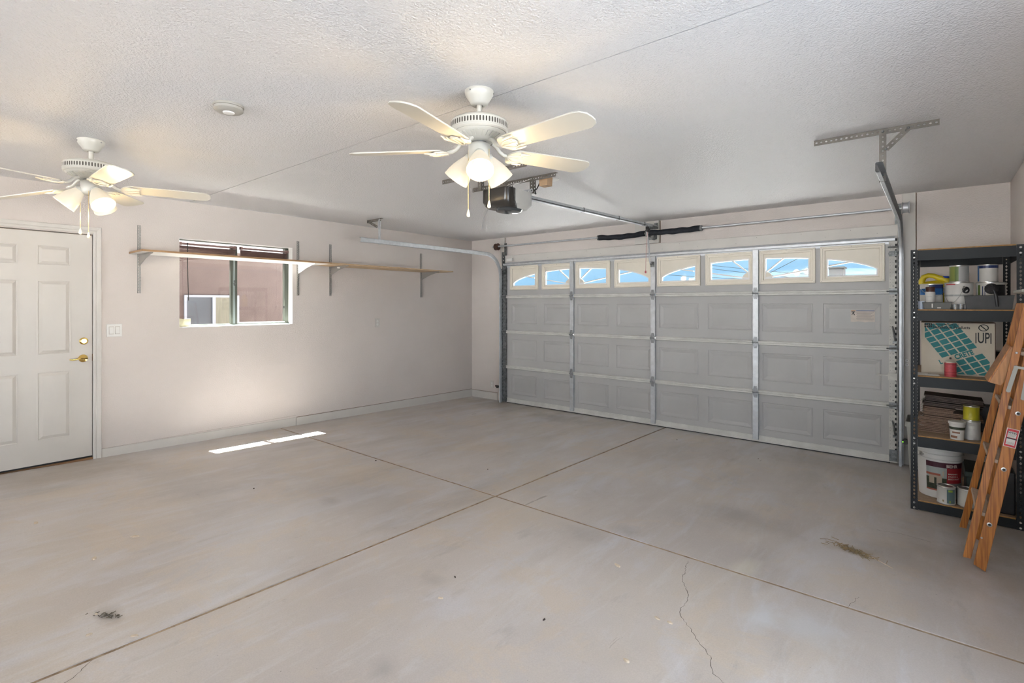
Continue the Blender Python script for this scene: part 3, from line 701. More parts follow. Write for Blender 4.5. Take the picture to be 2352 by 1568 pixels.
b = MB(); b.prism([(X0+.006, STY-.0018, Z1-.022), (X0+.036, STY-.0018, Z1-.022), (X0+.036, STY-.0018, Z1-.014), (X0+.006, STY-.0018, Z1-.014)], (0, .0006, 0)); b.beam((X0+.018, STY-.0015, Z1-.018), (X0+.032, STY-.0015, Z1-.050), (.008, 0, 0), (0, .0006, 0)); b.beam((X0+.020, STY-.0015, Z1-.028), (X0+.009, STY-.0015, Z1-.046), (.006, 0, 0), (0, .0006, 0)); build('print', b, m_blk, st)
# strut across the door top
b = MB(); b.prism([(GX0-.03, SK, 2.06), (GX0-.03, SK-.010, 2.062), (GX0-.03, SK-.014, 2.085), (GX0-.03, SK-.060, 2.09), (GX0-.03, SK-.064, 2.112), (GX0-.03, SK-.055, 2.118), (GX0-.03, SK-.016, 2.12), (GX0-.03, SK-.010, 2.136), (GX0-.03, SK, 2.138)], (GX1-GX0+.01, 0, 0))
build('top_strut', b, M['galv'], gd)
# arm bracket on the centre stile
b = MB(); b.box((3.140, SK-.050, 1.955), (3.186, SK-.034, 2.02)); b.box((3.150, SK-.085, 1.985), (3.156, SK-.05, 2.02)); b.box((3.172, SK-.085, 1.985), (3.178, SK-.05, 2.02)); build('arm_bracket', b, M['galv_dark'], gd)
b = MB(); b.box((.80, -.075, 2.155), (.90, -.036, 2.195)); b.box((.90, -.070, 2.150), (.915, -.05, 2.20)); build('top_bracket', b, M['white'], gd)

# ------------------------------------------------------------------ tracks
def track(xc, sgn, label, hx_, ceil_x0, ceil_x1, diag):
    t = thing('door_track', label, 'track', (xc, -.12, 0), group='garage door tracks')
    R = .33; zt = 2.247; yv = -.118; path = [(yv, .004), (yv, zt-R)]
    for k in range(1, 13):
        a = PI/2*k/12; path.append((yv-R+R*math.cos(a), zt-R+R*math.sin(a)))
    path.append((-2.60, zt))
    prof = [(.004, .027), (-.014, .027), (-.018, .022), (-.018, -.022), (-.014, -.027), (.014, -.027), (.016, -.023), (.012, -.0235), (-.013, -.0235), (-.015, -.020), (-.015, .020), (-.013, .0235), (.004, .0235)]
    vs = []; fs = []; n = len(prof)
    for i, (y, z) in enumerate(path):
        a = path[max(i-1, 0)]; c = path[min(i+1, len(path)-1)]; d = Vector((c[0]-a[0], c[1]-a[1])).normalized(); nn = Vector((-d.y, d.x))
        for (px, pn) in prof: vs.append((xc-sgn*px*-1 if False else xc+sgn*px, y+nn.x*pn, z+nn.y*pn))
    for i in range(len(path)-1):
        for k in range(n):
            j = (k+1) % n; fs.append((i*n+k, i*n+j, (i+1)*n+j, (i+1)*n+k))
    b = MB(); b.add(vs, fs); build('track_rail', b, M['galv'], t, smooth=35)
    # bracket angle that carries the spring tube end, wall brackets
    xo = xc-sgn*.028
    b = MB(); b.perf((xo, -.030, 1.78), (xo, -.030, 2.44), (.05, 0, 0), .003, .05, .006, .012, kind='slot'); b.perf((xc-sgn*.006, -.053, 1.84), (xc-sgn*.006, -.053, 2.30), (0, .064, 0), .003, .05, .012, .012)
    build('flag_bracket', b, M['galv_dark'], t)
    for zz in (.18, .97, 1.62):
        b = MB(); b.box((xc-sgn*.045, -.030, zz-.025), (xc-sgn*.010, -.026, zz+.025)); b.box((xc-sgn*.022, -.100, zz-.022), (xc-sgn*.018, -.028, zz+.022)); b.lathe([(.006, 0), (.006, .004)], 6, (xc-sgn*.036, -.030, zz), (0, -1, 0))
        build('jamb_bracket', b, M['galv_dark'], t)
    # hanger of punched angle
    hy = -2.315; th = .0025
    b = MB(); b.perf((ceil_x0, hy, CEIL-.018), (ceil_x1, hy, CEIL-.018), (0, 0, .034), th, .0256, .0055, .0068); b.perf((ceil_x0, hy+.017, CEIL-.002), (ceil_x1, hy+.017, CEIL-.002), (0, .034, 0), th, .0256, .0055, .0068)
    build('ceiling_angle', b, M['angle'], t)
    dv = (Vector(diag[1])-Vector(diag[0])).normalized()
    b = MB(); b.perf((hx_, hy-.004, CEIL-.01), (hx_, hy-.004, zt-.028), (.034, 0, 0), th, .0256, .0055, .0068); b.box((hx_-.018, hy-.002, zt-.028), (hx_-.0155, hy+.03, CEIL-.02))
    build('hanger_strap', b, M['galv'] if sgn < 0 else M['angle'], t)
    b = MB(); b.perf(diag[0], diag[1], (.030*dv.z, 0, -.030*dv.x), th, .0256, .0050, .0066); build('brace', b, M['angle'], t)
    for (x_, z_) in ((diag[0][0], diag[0][2]), (hx_, CEIL-.02), (diag[1][0], diag[1][2]), (hx_, zt+.01)):
        b = MB(); b.lathe([(.008, 0), (.008, .005), (.004, .008)], 6, (x_, hy-.010, z_), (0, -1, 0)); build('bolt', b, M['galv_dark'], t)
    return t
track(.715, -1, 'galvanized door track on the left side of the garage door', .690, .44, .72, [(.475, -2.325, CEIL-.02), (.66, -2.325, 2.43)])
tr2 = track(5.602, 1, 'galvanized door track on the right, between garage door and steel rack', 5.600, 5.245, 5.858, [(5.72, -2.325, CEIL-.025), (5.615, -2.325, 2.405)])

# ------------------------------------------------------------------ spring shaft over the door
sp = thing('spring_shaft', 'torsion spring shaft in black sleeves above the garage door', 'spring shaft', (3.12, -.14, 2.37))
b = MB(); b.tube([(.575, -.14, 2.385), (3.12, -.14, 2.372), (5.665, -.14, 2.378)], .0125, 12); build('shaft', b, M['galv'], sp, smooth=60)
m_sleeve = mat('black_padded_sleeve', (.012, .015, .022), .75, var=.6, vscale=26, bump=.3, bscale=50, dist=.01)
for (xa, xb, s1) in ((2.447, 3.085, .014), (3.150, 3.765, .004)):
    P = []; Rr = []
    for k in range(21):
        f = k/20; P.append((xa+(xb-xa)*f, -.140, 2.371-s1*math.sin(PI*f)+.003*math.sin(f*22))); Rr.append(.0315+.0035*math.cos(f*2*PI)**2+.0012*math.sin(f*31))
    b = MB(); b.tube(P, Rr, 16); build('spring_sleeve', b, m_sleeve, sp, smooth=50)
for x in (2.440, 3.770):
    b = MB(); b.lathe([(.034, -.012), (.034, .012), (.028, .016)], 20, (x, -.14, 2.371), (1, 0, 0)); build('winding_cone', b, M['galv_dark'], sp, smooth=40)
b = MB(); b.box((3.105, -.15, 2.33), (3.125, -.038, 2.42)); b.box((3.09, -.044, 2.30), (3.20, -.038, 2.36)); b.lathe([(.044, -.014), (.044, .014)], 20, (3.117, -.14, 2.371), (1, 0, 0)); b.prism([(3.15, -.12, 2.34), (3.19, -.12, 2.34), (3.19, -.12, 2.30), (3.165, -.12, 2.29)], (0, .076, 0))
build('centre_bracket', b, M['galv_dark'], sp)
m_rust = mat('rusty_drum', (.13, .07, .05), .7, .3, var=.4, vscale=20)
for (x, m_) in ((.668, m_rust), (5.640, M['galv'])):
    b = MB(); b.lathe([(.020, -.035), (.050, -.033), (.052, -.026), (.046, -.022), (.046, .014), (.053, .018), (.053, .024), (.018, .026)], 28, (x, -.14, 2.380), (1, 0, 0)); build('cable_drum', b, m_, sp, smooth=40)
    b = MB(); b.tube([(x+(.028 if x < 3 else -.028), -.094, 2.37), (.750 if x < 3 else 5.566, -.094, 2.0), (.750 if x < 3 else 5.566, -.096, .12)], .0016, 5); build('lift_cable', b, M['galv_dark'], sp)

# ------------------------------------------------------------------ door opener
op = thing('garage_door_opener', 'grey and black garage door opener hung from the ceiling on punched angles', 'door opener', (3.2, -2.87, 2.24))
OX0, OX1, OY0, OY1, OZ0, OZ1 = 3.065, 3.335, -3.075, -2.74, 2.240, 2.392
def rrect(x0, y0, x1, y1, r, z, n=5):
    P = []
    for (cx, cy, a0) in ((x1-r, y1-r, 0), (x0+r, y1-r, PI/2), (x0+r, y0+r, PI), (x1-r, y0+r, 1.5*PI)):
        for k in range(n+1): a = a0+PI/2*k/n; P.append((cx+r*math.cos(a), cy+r*math.sin(a), z))
    return P
m_og = mat('opener_grey_plastic', (.52, .51, .48), .4, var=.05, vscale=6)
m_oblk = mat('opener_black_lens', (.03, .027, .024), .22, spec=.6)
b = MB(); b.loops([rrect(OX0+.0, -2.985, OX1, OY1, .045, OZ1), rrect(OX0, -2.985, OX1, OY1, .045, OZ1-.02), rrect(OX0+.002, -2.985, OX1-.002, OY1, .045, OZ0+.045), rrect(OX0+.03, -2.975, OX1-.03, OY1-.03, .04, OZ0+.012)])
b.poly(rrect(OX0, -2.985, OX1, OY1, .045, OZ1)); build('housing', b, m_og, op, smooth=35)
b = MB(); b.loops([rrect(OX0-.004, OY0, OX1+.004, -2.955, .04, OZ1+.002), rrect(OX0-.004, OY0, OX1+.004, -2.955, .04, OZ0+.06), rrect(OX0+.01, OY0+.012, OX1-.004, -2.93, .04, OZ0+.028), rrect(OX0+.025, OY0+.03, OX1-.02, -2.90, .04, OZ0+.010)])
b.poly(rrect(OX0-.004, OY0, OX1+.004, -2.955, .04, OZ1+.002)); build('lamp_cover', b, m_oblk, op, smooth=35)
b = MB(); b.loops([rrect(OX0+.04, -3.02, OX1-.03, -2.78, .10, OZ0+.014, 8), rrect(OX0+.05, -3.01, OX1-.04, -2.79, .095, OZ0-.006, 8), rrect(OX0+.09, -2.97, OX1-.08, -2.83, .05, OZ0-.012, 8)]); build('lamp_lens', b, mat('opener_lens_rim', (.05, .055, .06), .12, spec=.8), op, smooth=50)
b = MB(); b.box((3.183, -2.70, 2.385), (3.217, -.40, 2.389)); b.box((3.183, -2.70, 2.385), (3.187, -.40, 2.420)); b.box((3.213, -2.70, 2.385), (3.217, -.40, 2.420)); b.box((3.183, -2.70, 2.418), (3.217, -.40, 2.422))
R_ = MB()
for (y0_, y1_, zo0, zo1) in ((-2.71, -.05, 2.372, 2.430),):
    R_.add([(3.184, y0_, zo0), (3.218, y0_, zo0), (3.218, y1_, zo1), (3.184, y1_, zo1), (3.184, y0_, zo0+.036), (3.218, y0_, zo0+.036), (3.218, y1_, zo1+.036), (3.184, y1_, zo1+.036)], [(0,1,2,3),(4,5,6,7),(0,1,5,4),(1,2,6,5),(2,3,7,6),(3,0,4,7)])
build('drive_rail', R_, M['galv'], op)
b = MB(); b.add([(3.2185, -2.69, 2.379), (3.2185, -.35, 2.430), (3.2185, -.35, 2.437), (3.2185, -2.69, 2.386)], [(0,1,2,3)]); b.add([(3.219, -2.69, 2.379), (3.219, -.35, 2.430), (3.219, -.35, 2.437), (3.219, -2.69, 2.386)], [(0,1,2,3)]); 
for f in (.35, .62, .86): 
    y_ = -2.71+2.66*f; z_ = 2.372+.058*f; b.box((3.181, y_-.004, z_-.003), (3.221, y_+.004, z_+.040))
build('rail_slot', b, M['blackplastic'], op)
b = MB(); b.box((3.172, -.30, 2.405), (3.228, -.20, 2.425)); b.box((3.176, -.21, 2.425), (3.225, -.06, 2.448)); b.box((3.185, -.10, 2.44), (3.215, -.042, 2.475)); b.lathe([(.02, 0), (.02, .02)], 14, (3.20, -.07, 2.475)); build('header_bracket', b, M['galv_dark'], op)
b = MB(); b.box((3.188, -.34, 2.385), (3.214, -.27, 2.424)); b.box((3.192, -.325, 2.36), (3.210, -.285, 2.386)); build('trolley', b, M['blackplastic'], op)
b = MB(); b.beam((3.185, -.30, 2.372), (3.172, -.205, 2.17), (.020, 0, 0), (0, .005, .002)); b.tube([(3.172, -.205, 2.19), (3.165, -.19, 2.11), (3.158, -.175, 2.05), (3.158, -.150, 2.005), (3.164, -.128, 2.003)], .0085, 8); build('door_arm', b, M['galv'], op)
b = MB(); b.tube([(3.196, -.305, 2.362), (3.18, -.305, 2.15), (3.172, -.305, 1.90)], .0028, 6); rc = build('release_cord', b, mat('red_white_cord', (.55, .30, .28), .7), op)
b = MB(); b.lathe([(.004, 0), (.010, .004), (.010, .026), (.004, .032)], 12, (3.172, -.305, 1.868)); build('cord_knob', b, mat('red_knob', (.45, .08, .10), .5), rc)
# hangers
for (y_, xa, xb) in ((-2.735, 2.645, 3.545), (-3.115, 2.66, 3.552)):
    b = MB(); b.perf((xa, y_, CEIL-.020), (xb, y_, CEIL-.020), (0, 0, .034), .0025, .0256, .0055, .0072); b.perf((xa, y_+.017, CEIL-.002), (xb, y_+.017, CEIL-.002), (0, .034, 0), .0025, .0256, .0055, .0072); build('ceiling_angle', b, M['angle'], op)
for (x_, y_) in ((3.075, -2.745), (3.315, -2.745), (3.075, -3.105), (3.315, -3.105)):
    b = MB(); b.perf((x_, y_, OZ1+.0), (x_, y_, CEIL-.010), (.034, 0, 0), .0025, .0256, .0055, .0072); b.perf((x_+.017, y_+.017, OZ1+.0), (x_+.017, y_+.017, CEIL-.030), (0, .034, 0), .0025, .0256, .0055, .0072); build('hanger_strap', b, M['angle'], op)
b = MB(); b.perf((3.05, -2.79, OZ1+.012), (3.36, -2.79, OZ1+.012), (0, 0, .028), .0025, .0256, .0055, .0072); build('cross_angle', b, M['galv'], op)
b = MB(); b.tube([(3.18, -2.95, OZ1), (3.175, -2.95, OZ1+.022), (3.155, -2.95, OZ1+.026), (3.150, -2.95, OZ1+.0)], .007, 8); build('cable_loop', b, M['blackplastic'], op)
b = MB(); b.tube([(3.30, -2.76, OZ1), (3.31, -2.75, OZ1+.03), (3.335, -2.73, OZ1+.028), (3.34, -2.72, OZ1-.005)], .006, 8); b.tube([(3.32, -2.745, OZ1+.02), (3.345, -2.715, 2.43), (3.343, -2.69, 2.46), (3.340, -2.66, 2.50), (3.345, -2.61, 2.524)], .005, 8); build('power_cord', b, M['blackplastic'], op)
b = MB(); b.tube([(3.165, -2.95, OZ1+.02), (3.21, -2.90, 2.455), (3.26, -2.82, 2.475), (3.30, -2.74, 2.515)], .0018, 5); b.tube([(3.165, -2.95, OZ1+.02), (3.23, -2.88, 2.450), (3.28, -2.80, 2.485), (3.32, -2.74, 2.517)], .0018, 5); build('bell_wire', b, M['white'], op)
b = MB(); b.tube([(3.06, -2.99, 2.262), (3.045, -3.0, 2.225), (3.02, -3.0, 2.19), (3.012, -3.0, 2.15), (3.0, -3.0, 2.105)], .0017, 5); build('antenna_wire', b, M['galv_dark'], op)
tb = MB(); tb.prism([(3.356, -2.695, 2.455), (3.434, -2.695, 2.455), (3.439, -2.695, 2.525), (3.356, -2.695, 2.525)], (0, .07, 0))
ob = solo('outlet_box', tb, mat('tan_box', (.55, .37, .22), .5, var=.15, vscale=12), 'small tan box on the ceiling beside the door opener', 'electrical box', loc=(3.39, -2.66, CEIL-.008))
b = MB(); b.lathe([(.0, 0), (.048, 0), (.05, -.006), (.04, -.012), (0, -.013)], 24, (3.40, -2.56, CEIL), cap0=False, cap1=False); solo('outlet_cover', b, M['white'], 'round white outlet cover on the ceiling behind the tan box', 'outlet', loc=(3.40, -2.56, CEIL), smooth=30)
bpy.data.objects['outlet_cover'].scale = (1, 1, 1)

# ------------------------------------------------------------------ photo-eye sensors
def sensor(x, y, z, sgn, led, lab):
    t = thing('safety_sensor', lab, 'sensor', (x, y, z-.03), group='door safety sensors')
    b = MB(); b.lathe([(.014, 0), (.016, .01), (.014, .05), (.010, .062)], 16, (x-sgn*.03, y, z), (sgn, 0, 0)); b.box((x-.008, y-.012, z-.03), (x+.008, y+.012, z+.012)); build('sensor_body', b, M['blackplastic'], t, smooth=40)
    b = MB(); b.lathe([(.0, -.0015), (.006, -.001), (.006, .003)], 12, (x-sgn*.031, y-.006, z+.002), (sgn, -.5, 0)); build('indicator_light', b, led, t)
    b = MB(); b.box((x+sgn*.02 if sgn > 0 else x-.04, y-.002, z-.03), (x+.04 if sgn > 0 else x-.02, y+.002, z-.005)); build('sensor_bracket', b, M['galv_dark'], t)
    return t
sensor(.655, -.125, .245, 1, M['led_red'], 'black door sensor with a red light beside the left track')
s2 = thing('safety_sensor', 'black door sensor with a green light between right track and rack', 'sensor', (5.645, -.15, .20), group='door safety sensors')
b = MB(); b.lathe([(.022, 0), (.026, .01), (.026, .035), (.018, .04)], 18, (5.636, -.185, .243), (0, 1, 0)); b.box((5.624, -.150, .23), (5.65, -.14, .256)); build('sensor_body', b, M['blackplastic'], s2, smooth=40)
b = MB(); b.lathe([(.0045, -.002), (.0045, .002)], 12, (5.616, -.187, .243), (0, 1, 0)); build('indicator_light', b, M['led_green'], s2)

# ------------------------------------------------------------------ ceiling fans
def make_fan(lights_az, blade_ph, chain, label, droop=None):
    t = thing('ceiling_fan', label, 'ceiling fan', (0, 0, 0), group='ceiling fans with lit glass shades')
    b = MB(); b.lathe([(.070, 0), (.071, -.008), (.068, -.020), (.060, -.034), (.048, -.050), (.044, -.062), (.036, -.070), (.020, -.072), (.014, -.066)], 40, cap0=False, cap1=False); cn = build('canopy', b, M['fan'], t, smooth=50, local=True)
    for a in (0.6, 2.7, 4.8):
        b = MB(); b.lathe([(.004, 0), (.004, .003)], 8, (.0695*math.cos(a), .0695*math.sin(a), -.014), (math.cos(a), math.sin(a), 0)); build('screw', b, M['fangrey'], cn, local=True)
    b = MB(); b.lathe([(.0125, -.055), (.0125, -.14)], 20); build('downrod', b, M['fan'], t, smooth=60, local=True)
    b = MB(); b.lathe([(.014, -.136), (.06, -.137), (.100, -.139), (.122, -.144), (.134, -.151), (.1405, -.160)], 60, cap1=False)
    b.lathe([(.1405, -.197), (.1410, -.204), (.136, -.210), (.120, -.210)], 60, cap0=False, cap1=False)
    n = 60; vs = []
    for i in range(n):      # pierced band: an open lattice of slots
        a0, a1 = 2*PI*i/n, 2*PI*(i+1)/n; am = (a0+a1)/2; ha = (a1-a0)/2
        P = lambda a, z: (.1408*math.cos(a), .1408*math.sin(a), z)
        z0, z1 = -.160, -.197; zm = (z0+z1)/2; zh = (z0-z1)/2
        A = [(1, 1), (0, 1), (-1, 1), (-1, 0), (-1, -1), (0, -1), (1, -1), (1, 0)]
        H = [(.45, .55), (0, .68), (-.45, .55), (-.5, 0), (-.45, -.55), (0, -.68), (.45, -.55), (.5, 0)]
        b.loops([[P(am+ha*q[0], zm+zh*q[1]) for q in A], [P(am+ha*q[0], zm+zh*q[1]) for q in H]], capend=False)
    mh = build('motor_housing', b, M['fan'], t, smooth=40, local=True)
    b = MB(); b.lathe([(.137, -.158), (.137, -.200)], 40); build('motor_vent', b, M['fandark'], mh, local=True)
    b = MB(); b.lathe([(.128, -.208), (.129, -.213), (.124, -.219), (.108, -.228), (.088, -.238), (.078, -.243), (.072, -.248), (.040, -.250)], 60, cap0=False); lp_ = build('motor_lower_bowl', b, M['fan'], t, smooth=50, local=True)
    b = MB()
    for i in range(30):
        a = 2*PI*i/30; ca, sa = math.cos(a), math.sin(a); Tn = Vector((-sa, ca, 0))*.009
        b.beam((.088*ca, .088*sa, -.2395), (.118*ca, .118*sa, -.2240), Tn, Vector((ca*.002, sa*.002, -.004)))
    build('bowl_rib', b, M['fan'], lp_, local=True)
    b = MB(); b.lathe([(.038, -.249), (.038, -.268)], 30); build('neck', b, M['fangrey'], t, smooth=60, local=True)
    b = MB(); b.lathe([(.046, -.258), (.052, -.262), (.053, -.270), (.053, -.322), (.050, -.332), (.040, -.345), (.024, -.350)], 40); build('switch_housing', b, M['fan'], t, smooth=50, local=True)
    for k in range(5):
        a = math.radians(blade_ph+72*k); Mz = Matrix.Rotation(a, 4, 'Z'); tilt = Matrix.Translation((0, 0, -.290)) @ Matrix.Rotation(math.radians((droop or {}).get(k, 0)), 4, 'Y') @ Matrix.Rotation(math.radians(-12), 4, 'X')
        b = MB(); b.M = Mz @ tilt
        out = [(.185, -.040), (.20, -.056), (.30, -.061), (.60, -.068), (.630, -.060), (.652, -.035), (.657, -.005), (.657, .020), (.645, .046), (.615, .066), (.60, .068), (.30, .061), (.20, .056), (.185, .040)]
        b.prism([(p[0], p[1], 0) for p in out], (0, 0, .007)); build('blade', b, M['fan'], t, local=True, bevel=.002)
        b = MB(); b.M = Mz
        b.tube([(.070, 0, -.246), (.095, 0, -.258), (.115, 0, -.282), (.135, 0, -.292), (.160, 0, -.295)], [.010, .010, .010, .010, .009], 10)
        b.M = Mz @ tilt
        sc_ = []
        for j in range(24):
            u = j/23; xx = .150+.095*u; hw = .010+.052*math.sin(PI*min(1, u*1.15))**.8 if u < .87 else .010+.05*(1-u)/.13*.35
            sc_.append((xx, hw))
        pl = [(x_, h_, -.010) for x_, h_ in sc_]+[(x_, -h_, -.010) for x_, h_ in reversed(sc_)]
        b.prism(pl, (0, 0, .008))
        for sy in (-1, 0, 1): b.tube([(.155, sy*.004, -.012), (.185, sy*.026, -.013), (.215, sy*.036, -.013), (.250, sy*.030, -.011)], [.005, .005, .004, .003], 8)
        for sy in (-1, 1): b.tube([(.205, sy*.048, -.012), (.235, sy*.052, -.012), (.262, sy*.052, -.010)], [.006, .006, .003], 8)
        build('blade_iron', b, M['fan'], t, local=True, smooth=45)
    for az in lights_az:
        a = math.radians(az); dr = Vector((math.cos(a)*.64, math.sin(a)*.64, -.77)).normalized(); c = Vector((math.cos(a)*.048, math.sin(a)*.048, -.318))
        b = MB(); b.lathe([(.012, -.025), (.020, -.010), (.027, -.004), (.028, .010), (.024, .016)], 24, c, dr); ft = build('lamp_holder', b, M['fan'], t, smooth=50, local=True)
        b = MB(); pr = [(.024, .004), (.029, .012), (.037, .030), (.046, .052), (.054, .076), (.060, .100), (.063, .122), (.0645, .132)]
        pin = [(r-.003, h) for r, h in reversed(pr)]
        b.lathe(pr+pin, 36, c, dr, cap0=False, cap1=False); build('glass_shade', b, M['shade'], ft, smooth=60, local=True)
        b = MB(); b.lathe([(.012, .02), (.016, .035), (.028, .062), (.031, .078), (.027, .094), (.014, .104), (.0, .106)], 24, c, dr, cap1=False); build('bulb', b, M['bulb'], ft, smooth=60, local=True)
    for (az, r, zt, zb) in chain:
        a = math.radians(az); x, y = r*math.cos(a), r*math.sin(a)
        b = MB(); n = int((zt-zb)/.0075); 
        b.tube([(x, y, zt), (x, y, zb+.03)], .0012, 6)
        for k in range(n): b.lathe([(.0006, -.002), (.0022, 0), (.0006, .002)], 6, (x, y, zt-.0075*k))
        pc = build('pull_chain', b, M['chain'], t, local=True)
        b = MB(); b.lathe([(.0025, .036), (.0045, .030), (.0085, .012), (.0088, .006), (.005, 0)], 14, (x, y, zb)); build('chain_pull', b, M['cream'], pc, smooth=50, local=True)
    return t
f1 = make_fan((-45, 75, 195), -3, [(-135, .053, -.29, -.615), (12, .056, -.29, -.575)], 'white five-blade ceiling fan in the middle of the ceiling, three lit shades')
f1.location = (4.116, -4.219, CEIL)
f2 = make_fan((16, 134, 254), 1, [(-100, .052, -.30, -.60), (-25, .050, -.30, -.625)], 'white five-blade ceiling fan above the entry door, three lit shades', droop={3: 7})
f2.location = (1.700, -5.240, CEIL)
for (fo, azs) in ((f1, (-45, 75, 195)), (f2, (16, 134, 254))):
    for az in azs:
        a = math.radians(az); dr = Vector((math.cos(a)*.64, math.sin(a)*.64, -.77)).normalized(); c = Vector((math.cos(a)*.048, math.sin(a)*.048, -.318))
        l = bpy.data.lights.new('bulb_light', 'POINT'); l.energy = 4.8; l.color = (1, .72, .35); l.shadow_soft_size = .045
        o = bpy.data.objects.new('bulb_light', l); COL.objects.link(o); o.location = Vector(fo.location)+c+dr*.185

# smoke detector
b = MB(); b.lathe([(.072, 0), (.073, -.008), (.070, -.012), (.069, -.026), (.060, -.034), (.042, -.037)], 36, cap0=False); sdt = thing('smoke_detector', 'round off-white smoke detector on the ceiling left of the middle fan', 'smoke detector', (2.985, -4.925, CEIL), org=(0, 0, 0))
build('detector_body', b, M['detector'], sdt, smooth=35, local=True)
b = MB(); b.lathe([(.028, -.0365), (.027, -.042), (.02, -.044)], 24); build('test_button', b, M['white'], sdt, smooth=35, local=True)
b = MB(); b.lathe([(.0705, -.0118), (.0712, -.013), (.0705, -.0142)], 36, cap0=False, cap1=False); build('seam_ring', b, M['fandark'], sdt, local=True)

# ------------------------------------------------------------------ wall shelves, standards, brackets
def standard(y, label, whole, btip_z=1.962, white=False):
    t = thing('shelf_standard', label, 'shelf bracket', (0, y, 1.60), group='slotted shelf standards on the left wall')
    b = MB(); b.perf((.014, y, 1.602), (.014, y, 2.246), (0, .026, 0), .0016, .0258, .0026, .0075, rows=2, kind='slot'); b.box((.001, y-.013, 1.602), (.014, y-.0115, 2.246)); b.box((.001, y+.0115, 1.602), (.014, y+.013, 2.246))
    build('slotted_track', b, M['steelbracket'], t)
    b = MB(); b.prism([(.016, y-.003, 1.966), (.405, y-.003, 1.966), (.405, y-.003, 1.957), (.345, y-.003, 1.950), (.20, y-.003, 1.918), (.03, y-.003, 1.862), (.016, y-.003, 1.866)], (0, .006, 0)); b.box((.016, y-.009, 1.9655), (.40, y+.009, 1.9675))
    build('shelf_bracket', b, M['white_in'] if white else M['steelbracket'], t, label='white bracket' if white else None)
    return t
standard(-4.550, 'leftmost slotted wall standard, grey bracket, left of the window', 0)
standard(-2.976, 'slotted wall standard with a white bracket just right of the window', 0, white=True)
standard(-2.553, 'third slotted wall standard from the left, grey bracket with a white clip', 0)
standard(-1.083, 'rightmost slotted wall standard with grey bracket, nearest the garage door', 0)
b = MB(); b.box((.012, -4.628, 1.969), (.412, -2.780, 1.985)); s1 = thing('wall_shelf', 'long white-faced shelf board crossing in front of the window', 'shelf', (.2, -3.7, 1.968), group='shelf boards on the left wall')
build('shelf_board', b, M['melamine'], s1)
b = MB(); b.box((.412, -4.630, 1.9685), (.4145, -2.780, 1.9855)); b.box((.012, -4.6305, 1.9685), (.412, -4.628, 1.9855)); build('edge_band', b, M['oak'], s1)
b = MB(); b.box((.014, -2.776, 1.969), (.408, -.815, 1.985)); s2_ = thing('wall_shelf', 'bare particle board shelf right of the window, ending near the corner', 'shelf', (.2, -1.8, 1.968), group='shelf boards on the left wall')
build('shelf_board', b, M['board'], s2_)
b = MB(); b.lathe([(.008, 0), (.008, .03)], 10, (.22, -2.556, 1.945), (0, -1, 0)); solo('shelf_clip', b, M['white'], 'small white clip on the third shelf bracket', 'clip', loc=(.22, -2.57, 1.945))

# ------------------------------------------------------------------ switch and outlets
sw = thing('light_switch', 'white double rocker light switch right of the entry door', 'light switch', (0, -4.738, 1.256))
b = MB(); b.loops([[(.0, -4.797+i, 1.197+i), (.0, -4.680-i, 1.197+i), (.0, -4.680-i, 1.315-i), (.0, -4.797+i, 1.315-i)] if i == 0 else [(.006, -4.797+i, 1.197+i), (.006, -4.680-i, 1.197+i), (.006, -4.680-i, 1.315-i), (.006, -4.797+i, 1.315-i)] for i in (0, .003)]); build('cover_plate', b, M['white'], sw)
for yc in (-4.761, -4.716):
    b = MB(); b.box((.0055, yc-.0185, 1.221), (.0065, yc+.0185, 1.291)); bz = build('rocker_frame', b, M['switchline'], sw)
    b = MB(); b.add([(.006, yc-.016, 1.224), (.006, yc+.016, 1.224), (.006, yc+.016, 1.288), (.006, yc-.016, 1.288), (.013, yc-.016, 1.225), (.013, yc+.016, 1.225), (.008, yc+.016, 1.288), (.008, yc-.016, 1.288)], [(4,5,6,7),(0,1,5,4),(1,2,6,5),(3,0,4,7),(2,3,7,6)]); build('rocker', b, M['white'], sw)
def outlet(name, axis, c, lab, w_=.070, h_=.115):
    t = thing(name, lab, 'outlet', c); x, y, z = c
    P = (lambda u, v, d: (x+d, y+u, z+v)) if axis == 'x' else (lambda u, v, d: (x+u, y-d, z+v))
    b = MB(); b.loops([[P(-w_/2, -h_/2, 0), P(w_/2, -h_/2, 0), P(w_/2, h_/2, 0), P(-w_/2, h_/2, 0)], [P(-w_/2+.003, -h_/2+.003, .005), P(w_/2-.003, -h_/2+.003, .005), P(w_/2-.003, h_/2-.003, .005), P(-w_/2+.003, h_/2-.003, .005)]]); build('cover_plate', b, M['trim'], t)
    for vz in (-.020, .020):
        b = MB(); pts = [P(.014*math.cos(a), vz+.015*math.sin(a), .0052) for a in [2*PI*k/16 for k in range(16)]]; q = Vector(P(0, 0, .001))-Vector(P(0, 0, 0)); b.prism(pts, q); s_ = build('socket', b, M['white'], t)
        b = MB(); b.prism([P(-.006, vz-.002, .0063), P(-.004, vz-.002, .0063), P(-.004, vz+.006, .0063), P(-.006, vz+.006, .0063)], q*.3); b.prism([P(.004, vz-.002, .0063), P(.006, vz-.002, .0063), P(.006, vz+.006, .0063), P(.004, vz+.006, .0063)], q*.3); build('slot', b, M['blackplastic'], s_)
    return t
outlet('wall_outlet', 'x', (0, -1.848, 1.248), 'painted outlet on the left wall below the bare shelf', .078, .118)
outlet('wall_outlet', 'y', (.440, 0, .235), 'low outlet on the corner wall beside the left door track')
outlet('wall_outlet', 'y', (5.640, -.0245, .952), 'small outlet between the right door track and the rack', .045, .060)

